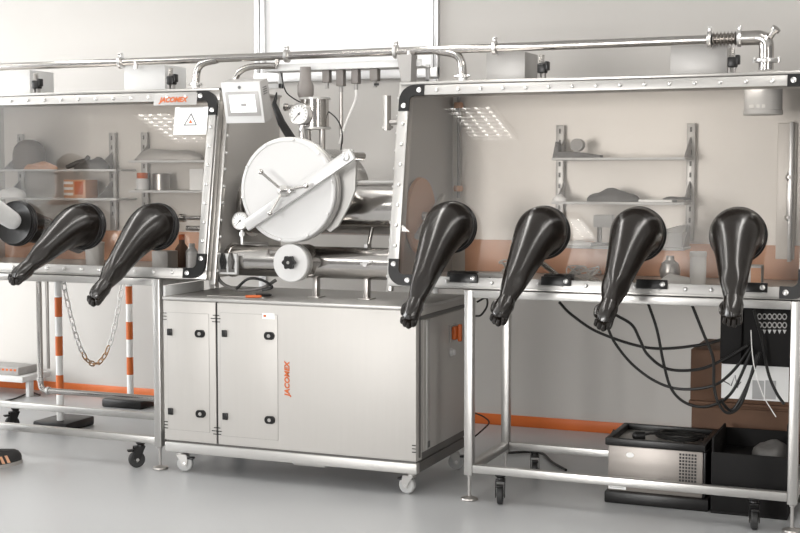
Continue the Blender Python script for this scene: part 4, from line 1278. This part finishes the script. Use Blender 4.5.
mb.box(x0c, x0c + 0.01, 0.19, 0.55, 0.012, 0.34, 0.003); mb.box(x1c - 0.01, x1c, 0.19, 0.55, 0.012, 0.42, 0.003)
part('crate_shell', mb, 'matte_black', r)
mb = MB(); mb.box(x0c + 0.012, x1c - 0.012, 0.20, 0.54, 0.20, 0.24, 0.01)
part('crate_lining', mb, 'matte_black', r)
solo('folded_sheet', lump(MB(), ((x0c + x1c) / 2 + 0.08, 0.35, 0.2405), 0.09, 0.10, 0.06, 31), 'dgrey', 'dark folded sheet lying in the black crate', 'sheet', ((x0c + x1c) / 2, 0.35, 0.2405))

# connector box under the right glovebox
eb = thing('connector_box', 'black connector box with rows of grey sockets under the right glovebox', 'box', (1.23, 0.33, 0.70))
ex0, ex1 = at(722, 330, y=0.28).x, 1.415
ez0 = at(760, 366, y=0.28).z
part('box_body', MB().box(ex0, ex1, 0.28, 0.50, ez0, 0.935, 0.006), 'matte_black', eb)
part('hanger', MB().box(ex0 + 0.02, ex1 - 0.02, 0.40, 0.46, 0.9355, 0.979), 'tin', eb)
part('front_cover', MB().box(ex0 - 0.004, ex0 + 0.09, 0.255, 0.2795, ez0 + 0.01, 0.90, 0.006), 'matte_black', eb)
for j, v in enumerate((316.5, 325, 331.5)):
    for i in range(6):
        q = at(759.5 + i * 5.0, v + 0.05 * i, y=0.275)
        mb = MB()
        if j < 2:
            mb.torus((q.x, 0.277, q.z), (0, 1, 0), 0.0085, 0.0022, 16, 6)
            for vv in mb.bm.verts: vv.co.z = q.z + (vv.co.z - q.z) * 1.35
        else:
            mb.prism([(q.x - 0.008, 0.279, q.z + 0.008), (q.x + 0.008, 0.279, q.z + 0.008), (q.x, 0.279, q.z - 0.010)], (0, -0.004, 0))
        part('socket', mb, 'bezel' if j != 2 else 'inkmid', eb)

# drooping cables
DROOPS = [
    ([(559, 302), (572, 315), (600, 333), (650, 348), (700, 345), (726, 338)], 0.30, 'black cable in the top sagging line from the second glove to the connector box'),
    ([(616, 315), (632, 325), (640, 340), (648, 355), (668, 369), (700, 369), (728, 357), (748, 345)], 0.22, 'black cable bending in an S right of the third glove tip'),
    ([(607, 326), (615, 343), (632, 364), (655, 381), (680, 389), (712, 386), (732, 372), (751, 347)], 0.25, 'black cable starting behind the third glove tip and sagging lowest to its right'),
    ([(648, 303), (657, 330), (664, 365), (672, 390), (688, 404), (710, 406), (732, 392), (752, 350)], 0.24, 'black cable dropping from the stand rail left of the white jar'),
    ([(692, 305), (704, 335), (713, 358), (714, 385), (718, 402), (728, 413), (742, 402), (757, 355)], 0.20, 'black cable dropping right of the white jar into a tight loop'),
    ([(754, 310), (762, 340), (768, 372), (776, 392), (784, 404)], 0.20, 'black cable running down the right of the white label'),
    ([(720, 400), (732, 410), (746, 388), (760, 352)], 0.19, 'short black cable loop low in front of the white label'),
]
for P, yy, lab in DROOPS:
    n = len(P)
    pts = [at(u, v, y=yy + 0.04 * math.sin(PI * i / (n - 1))) for i, (u, v) in enumerate(P)]
    pts = [Vector((p.x, p.y, p.z)) for p in pts]
    solo('drooping_cable', MB().sweep(spline(pts, 8), 0.0068, 8), 'cable', lab, 'cable', tuple(pts[-1]), 'cables drooping under the right glovebox')
pts = [at(u, v, y=0.19) for u, v in ((751, 330), (752, 350), (755, 370), (763, 395), (776, 417))]
solo('white_cable', MB().sweep(spline(pts, 8), 0.0022, 8), 'wcable', 'thin white cable hanging in front of the brown case', 'cable', tuple(pts[-1]))
pts = [at(u, v, y=0.6) for u, v in ((475, 413), (484, 417), (489, 423), (480, 432), (474, 437))]
solo('wall_cable', MB().sweep(spline(pts, 8), 0.004, 8), 'cable', 'thin black cable kinked beside the front left leg of the right stand', 'cable', tuple(pts[-1]))
pts = [at(u, v, z=0.009) for u, v in ((504, 453), (530, 452), (543, 454), (552, 462), (566, 470))]
solo('floor_cable', MB().sweep(spline(pts, 8), 0.007, 8), 'cable', 'black cable lying on the floor behind the rear caster', 'cable', tuple(pts[-1]))
pts = [at(u, v, y=0.4) for u, v in ((605, 437), (601, 445), (602, 456), (611, 463))]
pts = [Vector((p.x - 0.0, 0.59, p.z)) for p in pts]
solo('chiller_cable', MB().sweep(spline(pts, 8), 0.005, 8), 'cable', 'short black cable curving out at the left side of the chiller', 'cable', tuple(pts[-1]))
pts = [at(u, v, y=0.25) for u, v in ((477, 302), (486, 298), (487, 306), (481, 315), (475, 316))]
solo('looped_cable', MB().sweep(spline(pts, 8), 0.005, 8), 'cable', 'small black cable loop beside the leg under the first glove', 'cable', tuple(pts[-1]))

# hoses and pens on the cabinet top
zt = 0.8935
P = [at(214, 268, y=0.12), at(222, 283, y=0.1), at(240, 290, y=0.08), at(262, 288, y=0.09), at(276, 280, y=0.14)]
solo('grey_hose', MB().sweep(spline(P, 8), 0.009, 10), 'dgrey', 'dark hose sagging under the left half of the small airlock', 'hose', tuple(P[2]))
P = [at(236, 289, y=0.07), at(248, 279, y=0.1), at(262, 280, y=0.1), at(272, 287, y=0.07), at(262, 290, y=0.05)]
solo('black_hose', MB().sweep(spline(P, 8), 0.007, 10), 'black', 'black hose loop under the small airlock near its star knob', 'hose', tuple(P[2]))
a_ = at(207, 298, z=zt); b_ = at(284, 293, z=zt)
solo('steel_plate', MB().box(-1.40, -1.08, 0.03, 0.13, zt, zt + 0.006, 0.002), 'tin', 'thin steel cover plate lying on the cabinet top', 'plate', (-1.24, 0.08, zt))
for u, v, mm, lab in ((253, 296.5, 'letter', 'orange pen on the steel cover plate'), (263, 295, 'black', 'black marker on the steel cover plate')):
    p = at(u, v, z=zt + 0.014)
    mb = MB(); mb.sweep([p + Vector((-0.035, -0.01, 0)), p + Vector((0.03, 0.012, 0)), p + Vector((0.04, 0.015, 0))], [0.0075, 0.0075, 0.004], 10)
    solo('marker_pen', mb, mm, lab, 'pen', tuple(p + Vector((0, 0, -0.0075))))

# ================================================================== UNDER THE LEFT STAND
def striped_post(x, y, ang, label, size):
    r = thing('striped_post', label, 'post', (x, y, 0))
    part('base', MB().box(x - size[0], x + size[1], y - size[2], y + size[3], 0.0, 0.055, 0.012), 'black', r)
    R = 0.021
    part('tube', MB().cyl((x, y, 0.0555), (x, y, 0.93), R, n=24), 'post', r)
    zz = 0.21
    while zz < 0.85:
        part('orange_band', MB().lathe([(R, zz), (R + 0.0008, zz + 0.0005), (R + 0.0008, zz + 0.1145), (R, zz + 0.115)], (x, y, 0), (0, 0, 1), 24, caps=False), 'orange', r)
        zz += 0.23
    part('cap', MB().lathe([(R, 0.93), (R + 0.003, 0.935), (R + 0.003, 0.95), (0.004, 0.965)], (x, y, 0), (0, 0, 1), 20), 'black', r)


pA = at(60.5, 421, z=0.05); pB = at(130.5, 399, z=0.05)
striped_post(pA.x, pA.y, 0, 'left white and orange striped post on a black base', (0.14, 0.10, 0.08, 0.20))
striped_post(pB.x, pB.y, 0, 'right white and orange striped post near the back wall', (0.17, 0.13, 0.08, 0.10))
# plastic chain between the posts
ch = thing('plastic_chain', 'white and brown link chain sagging between the striped posts', 'chain', (-2.8, 1.0, 0.5))
A0 = Vector((pA.x + 0.03, pA.y, 0.92)); B0 = Vector((pB.x - 0.03, pB.y, 0.92))
low = at(97, 363.5, y=(pA.y + pB.y) / 2)
nL = 27
path = []
for k in range(401):
    t = k / 400
    p = A0.lerp(B0, t); p.z = 0.92 - (0.92 - low.z) * (1 - abs(2 * t - 1) ** 2.2)
    path.append(p)
cum = [0]
for a, b in zip(path, path[1:]): cum.append(cum[-1] + (b - a).length)
tot = cum[-1]; j = 0
for i in range(nL):
    s_ = tot * (i + 0.5) / nL
    while cum[j + 1] < s_: j += 1
    c = path[j]; tg = (path[min(400, j + 2)] - path[max(0, j - 2)]).normalized()
    sd = tg.cross(Vector((1, 0, 0))).normalized()
    if i % 2: sd = tg.cross(sd).normalized()
    h = tot / nL * 0.62; w = 0.014
    pts = [c + tg * (h * math.copysign(abs(math.cos(a)) ** 0.7, math.cos(a))) + sd * (w * math.copysign(abs(math.sin(a)) ** 0.7, math.sin(a))) for a in [2 * PI * q / 16 for q in range(16)]]
    part('chain_link', MB().sweep(pts, 0.0042, 6, closed=True), 'chain' if 10 <= i <= 16 else 'post', ch)
# steel drain pipe with elbow under the left box
yp = 0.30
a_ = at(39, 300, y=yp); c_ = at(41, 384, y=yp); d_ = at(46, 390, y=yp)
rr = 0.016
zl = at(60, 391.5, y=yp).z
r = thing('drain_pipe', 'steel pipe dropping from the left glovebox and running along its stand', 'pipe', (a_.x, yp, Z0))
xq = a_.x
mb = MB(); mb.sweep([(xq, yp, 0.978), (xq, yp, zl + 0.06)] + bez((xq, yp, zl + 0.05), (xq, yp, zl + 0.01), (xq + 0.01, yp, zl), (xq + 0.05, yp, zl), 8) + [(LSX1 - 0.045, yp, zl)], rr, 20)
part('tube', mb, 'polish', r)
for p_, ax_ in (((xq, yp, zl + 0.06), (0, 0, 1)), ((xq + 0.05, yp, zl), (1, 0, 0))):
    part('collar', MB().lathe([(rr, -0.01), (rr + 0.005, -0.008), (rr + 0.005, 0.008), (rr, 0.01)], p_, ax_, 20), 'bolt', r)
mb = MB(); mb.cyl((xq + 0.04, yp + 0.02, 0.978), (xq + 0.04, yp + 0.02, zl + 0.12), 0.009, n=12)
part('thin_pipe', mb, 'tin', r)
# low ledge with a grey device by the wall at far left
q = at(20, 392, z=0.0)
lx1 = at(30, 372, y=1.5).x
r = thing('low_bench', 'low white bench by the wall at the far left behind the stand', 'bench', (lx1 - 0.5, 1.55, 0))
part('bench_top', MB().box(lx1 - 0.9, lx1, 1.42, 1.72, at(20, 377, y=1.42).z - 0.04, at(20, 377, y=1.42).z, 0.004), 'white', r)
for x in (lx1 - 0.86, lx1 - 0.04):
    part('leg', MB().box(x, x + 0.03, 1.5, 1.55, 0.0, at(20, 377, y=1.42).z - 0.0405, 0.003), 'white', r)
zb2 = at(20, 377, y=1.42).z + 0.0005
xk = at(23, 368, y=1.5).x
r = thing('grey_device', 'flat grey device with a perforated top lying on the low white bench', 'device', (xk - 0.2, 1.55, zb2))
part('device_body', MB().box(xk - 0.42, xk, 1.45, 1.65, zb2, zb2 + 0.055, 0.005), 'grey', r)
mb = MB()
for k in range(12): mb.box(xk - 0.40 + k * 0.033, xk - 0.38 + k * 0.033, 1.448, 1.4495, zb2 + 0.03, zb2 + 0.044)
part('perforations', mb, 'letter', r)
pts = [at(u, v, z=0.008) for u, v in ((-20, 404), (10, 400), (30, 393), (40, 395))]
solo('floor_cable', MB().sweep(spline(pts, 8), 0.006, 8), 'cable', 'black cable lying on the floor by the wall at the far left', 'cable', tuple(pts[-1]))

# ================================================================== PERSON (only shoe and sleeve in frame)
def skinmesh(name, V, E, R, m, sub=2):
    me = bpy.data.meshes.new(name)
    me.from_pydata([tuple(v) for v in V], E, [])
    o = bpy.data.objects.new(name, me); COL.objects.link(o)
    sk = o.modifiers.new('skin', 'SKIN'); sk.use_smooth_shade = True
    for i, r_ in enumerate(R):
        d_ = me.skin_vertices[0].data[i]
        d_.radius = r_ if hasattr(r_, '__len__') else (r_, r_)
        d_.use_root = (i == 0)
    ss = o.modifiers.new('sub', 'SUBSURF'); ss.levels = sub; ss.render_levels = sub
    dg = bpy.context.evaluated_depsgraph_get()
    out = bpy.data.meshes.new_from_object(o.evaluated_get(dg))
    bpy.data.objects.remove(o); bpy.data.meshes.remove(me)
    finish(out, M[m], 80)
    return out


bx, by = -2.66, -0.45
port = sp(PL[1], 0.262, 0)
per = thing('person', 'person in white lab coat and dark striped shoes, one arm in the leftmost port', 'person', (bx, by, 0))
O = Vector((bx, by, 0))
sx_ = lambda x, y, z: O + Vector((x, y, z))
toe = at(24, 456, z=0.03)
RF = Vector((toe.x - 0.07, toe.y - 0.235, 0)); LF = Vector((bx - 0.17, by - 0.02, 0))
fa = at(2, 213, y=-0.14)
RSh, RE, RW = sx_(0.19, 0.0, 1.42), fa + (fa - port) * 1.1, port + NV * 0.03
RH = port - NV * 0.32 + Vector((0.05, 0, -0.03))
LSh, LE, LW = sx_(-0.19, 0.0, 1.42), sx_(-0.26, 0.0, 1.12), sx_(-0.25, 0.12, 0.88)
off = W[per.name]
V = [sx_(0, 0, 0.95), sx_(0, 0, 1.12), sx_(0, 0.01, 1.33), sx_(0, 0, 1.46), sx_(0, 0.01, 1.54), sx_(0, 0.03, 1.62), sx_(0, 0.03, 1.70), sx_(0, 0.02, 1.76),
     RSh, RE, RW, RH, LSh, LE, LW, LW + Vector((0.01, 0.06, -0.08)),
     sx_(0.10, 0, 0.90), (RF + sx_(0.12, 0.04, 0)) / 2 + Vector((0, 0.03, 0.49)), RF + Vector((0, 0, 0.08)),
     sx_(-0.10, 0, 0.90), (LF + sx_(-0.12, 0, 0)) / 2 + Vector((0, 0.03, 0.49)), LF + Vector((0, 0, 0.08))]
E_ = [(0, 1), (1, 2), (2, 3), (3, 4), (4, 5), (5, 6), (6, 7), (3, 8), (8, 9), (9, 10), (10, 11), (3, 12), (12, 13), (13, 14), (14, 15), (0, 16), (16, 17), (17, 18), (0, 19), (19, 20), (20, 21)]
R_ = [(0.14, 0.10), (0.13, 0.095), (0.15, 0.10), (0.09, 0.07), 0.055, (0.075, 0.09), (0.08, 0.095), (0.05, 0.06),
      0.055, 0.042, 0.03, 0.028, 0.055, 0.042, 0.028, 0.03, 0.072, 0.05, 0.038, 0.072, 0.05, 0.038]
me = skinmesh('body', [v - off for v in V], E_, R_, 'skin')
part('body', me, 'skin', per)
# face: nose, eyes, ears as head detail
mb = MB(); hc = sx_(0, 0.03, 1.66)
mb.sweep([hc + Vector((0, 0.09, 0.02)), hc + Vector((0, 0.112, -0.02))], [0.008, 0.014], 8)
for sg in (-1, 1):
    mb.ball(hc + Vector((sg * 0.082, -0.005, 0.0)), 0.03, (0.35, 0.7, 1))
part('nose_and_ears', mb, 'skin', per)
mb = MB()
for sg in (-1, 1): mb.ball(hc + Vector((sg * 0.032, 0.083, 0.015)), 0.011)
part('eyes', mb, 'ink', per)
mb = MB(); mb.ball(sx_(0, 0.01, 1.715), 0.105, (0.88, 1.0, 0.85), 20)
part('hair', mb, 'hair', per)
V = [sx_(0, 0, 0.98), sx_(0, 0, 1.15), sx_(0, 0.01, 1.34), sx_(0, 0, 1.45), RSh, RE, RE.lerp(RW, 0.55), RW + NV * 0.0, LSh, LE, LW + Vector((0, 0, 0.03))]
E_ = [(0, 1), (1, 2), (2, 3), (3, 4), (4, 5), (5, 6), (6, 7), (3, 8), (8, 9), (9, 10)]
R_ = [(0.18, 0.125), (0.165, 0.12), (0.18, 0.125), (0.11, 0.085), 0.078, 0.064, 0.056, 0.05, 0.078, 0.062, 0.05]
part('lab_coat', skinmesh('lab_coat', [v - off for v in V], E_, R_, 'coat'), 'coat', per)
mb = MB()
mb.sweep([sx_(0, 0.0, z_) for z_ in (1.14, 1.04, 0.94, 0.84, 0.72, 0.60, 0.56)], [0.166, 0.178, 0.192, 0.204, 0.218, 0.232, 0.236], 36, flat=0.80,
         fn=lambda t, a: 1 + 0.03 * t * math.sin(7 * a))
part('coat_skirt', mb, 'coat', per)
for F_, sg in ((RF, 1), (LF, -1)):
    mb = MB()
    hip = sx_(sg * 0.085, 0, 0.84)
    mb.sweep(spline([hip, (F_ + sx_(sg * 0.11, 0.03, 0)) / 2 + Vector((0, 0.03, 0.48)), F_ + Vector((0, 0.0, 0.075))], 8),
             [0.092 - 0.034 * k / 16 for k in range(17)], 24, fn=lambda t, a: 1 + 0.025 * math.sin(3 * a + 14 * t) * t)
    part('trouser_leg', mb, 'trouser', per)
for F_ in (RF, LF):
    dirv = Vector((0.27, 0.96, 0)).normalized() if F_ is RF else Vector((0.05, 1, 0)).normalized()
    m = basis(F_, Vector((dirv.y, -dirv.x, 0)), dirv)
    out = []
    for k in range(28):
        a = 2 * PI * k / 28
        yy = 0.085 + 0.145 * math.sin(a); xx = (0.045 + 0.006 * math.sin(a)) * math.cos(a)
        out.append((xx, yy))
    mb = MB()
    rings = [(1.0, 0.018), (1.0, 0.035), (0.95, 0.05), (0.80, 0.066), (0.5, 0.078)]
    prev = None
    for sc_k, zz in rings:
        ring = []
        for xx, yy in out:
            zt_ = zz if yy > 0.1 else zz + (0.1 - yy) * 0.25 * (zz - 0.018) / 0.06
            ring.append(mb.bm.verts.new(m @ Vector((xx * sc_k, 0.06 + (yy - 0.06) * (sc_k * 0.5 + 0.5), zt_))))
        if prev:
            for k in range(28): mb.bm.faces.new((prev[k], prev[(k + 1) % 28], ring[(k + 1) % 28], ring[k]))
        else: mb.bm.faces.new(ring[::-1])
        prev = ring
    mb.bm.faces.new(prev)
    sh = part('shoe', mb, 'shoe', per, 'black sneaker with orange stripes')
    mb = MB(); mb.prism([m @ Vector((xx * 1.06, 0.085 + (yy - 0.085) * 1.03, 0.0)) for xx, yy in out], (0, 0, 0.018))
    part('sole', mb, 'sole', sh)
    mb = MB()
    for k in range(3):
        yy = 0.05 + 0.032 * k
        mb.prism([m @ Vector((0.040 + 0.004, yy, 0.022)), m @ Vector((0.045 + 0.004, yy + 0.014, 0.022)), m @ Vector((0.040, yy + 0.0, 0.060)), m @ Vector((0.038, yy - 0.014, 0.060))], m.to_3x3() @ Vector((0.004, 0, 0)))
    part('shoe_stripes', mb, 'peach', sh)

# ================================================================== CEILING LIGHTS
def luminaire(x, y, label):
    w, l, z = 0.18, 0.345, 3.0
    r = thing('ceiling_light', label, 'ceiling light', (x, y, z), 'louvred ceiling lights')
    mb = MB(); mb.box(x - w, x + w, y - l, y + l, 3.035, 3.0495)
    for s_ in (-1, 1):
        mb.box(x + s_ * w - 0.008, x + s_ * w + 0.008, y - l, y + l, z, 3.036); mb.box(x - w, x + w, y + s_ * l - 0.008, y + s_ * l + 0.008, z, 3.036)
    part('frame', mb, 'white', r)
    for k in range(4):
        xx = x - w + 2 * w * (k + 0.5) / 4
        part('light_tube', MB().cyl((xx, y - l + 0.02, 3.022), (xx, y + l - 0.02, 3.022), 0.009, n=10), 'tube_light', r)
    mb = MB()
    for k in range(8):
        yy = y - l + 2 * l * (k + 1) / 9
        mb.box(x - w + 0.008, x + w - 0.008, yy - 0.012, yy + 0.012, z, 3.012)
    part('louvre', mb, 'louvre', r)


for i, x in enumerate((-6.54, -3.86, -1.18, 1.5, 4.18)):
    for j, y in enumerate((-3.15, -5.9, -0.4)):
        luminaire(x, y, 'louvred ceiling light, out of view above the room')

# ================================================================== LIGHT
wd = bpy.data.worlds.new('world'); S.world = wd; wd.use_nodes = True
bg = wd.node_tree.nodes['Background']
bg.inputs['Color'].default_value = (1.0, 0.985, 0.965, 1); bg.inputs['Strength'].default_value = 0.27


def area(name, loc, target, sx, sy, power, col=(1, 1, 1)):
    l = bpy.data.lights.new(name, 'AREA'); l.shape = 'RECTANGLE'; l.size = sx; l.size_y = sy; l.energy = power; l.color = col
    o = bpy.data.objects.new(name, l); COL.objects.link(o); o.location = loc
    o.rotation_euler = (Vector(target) - Vector(loc)).to_track_quat('-Z', 'Y').to_euler()
    return o


area('window_daylight', (-6.6, -1.1, 1.8), (-1.6, 0.5, 1.1), 2.6, 1.9, 95, (1, 0.99, 0.98))
area('front_fill', (-1.3, -7.7, 1.5), (-0.4, 0.6, 0.7), 1.8, 1.8, 275, (1, 0.985, 0.965))  # unseen soft light added behind the camera to brighten the front
area('right_fill', (4.9, -4.8, 1.8), (0.2, 0.6, 0.8), 0.8, 1.6, 62, (1, 0.96, 0.91))  # fill added from the right to lift the cabinet side
for x in (-5.6, -3.1, -0.6, 1.9): area('glove_streak_light', (x, -0.5, 2.98), (x, -0.5, 0), 0.22, 2.2, 22, (1, 0.97, 0.93))
area('glove_streak_light', (-2.9, -4.6, 2.96), (-2.9, -4.6, 0), 0.22, 2.6, 30, (1, 0.98, 0.95))  # extra strip added for glove highlights, set where the panes miss it

S.view_settings.view_transform = 'Standard'
S.view_settings.look = 'None'
S.view_settings.exposure = 0.23
S.view_settings.gamma = 1.0
S.view_settings.use_curve_mapping = False
S.cycles.use_denoising = True
S.cycles.transparent_max_bounces = 16
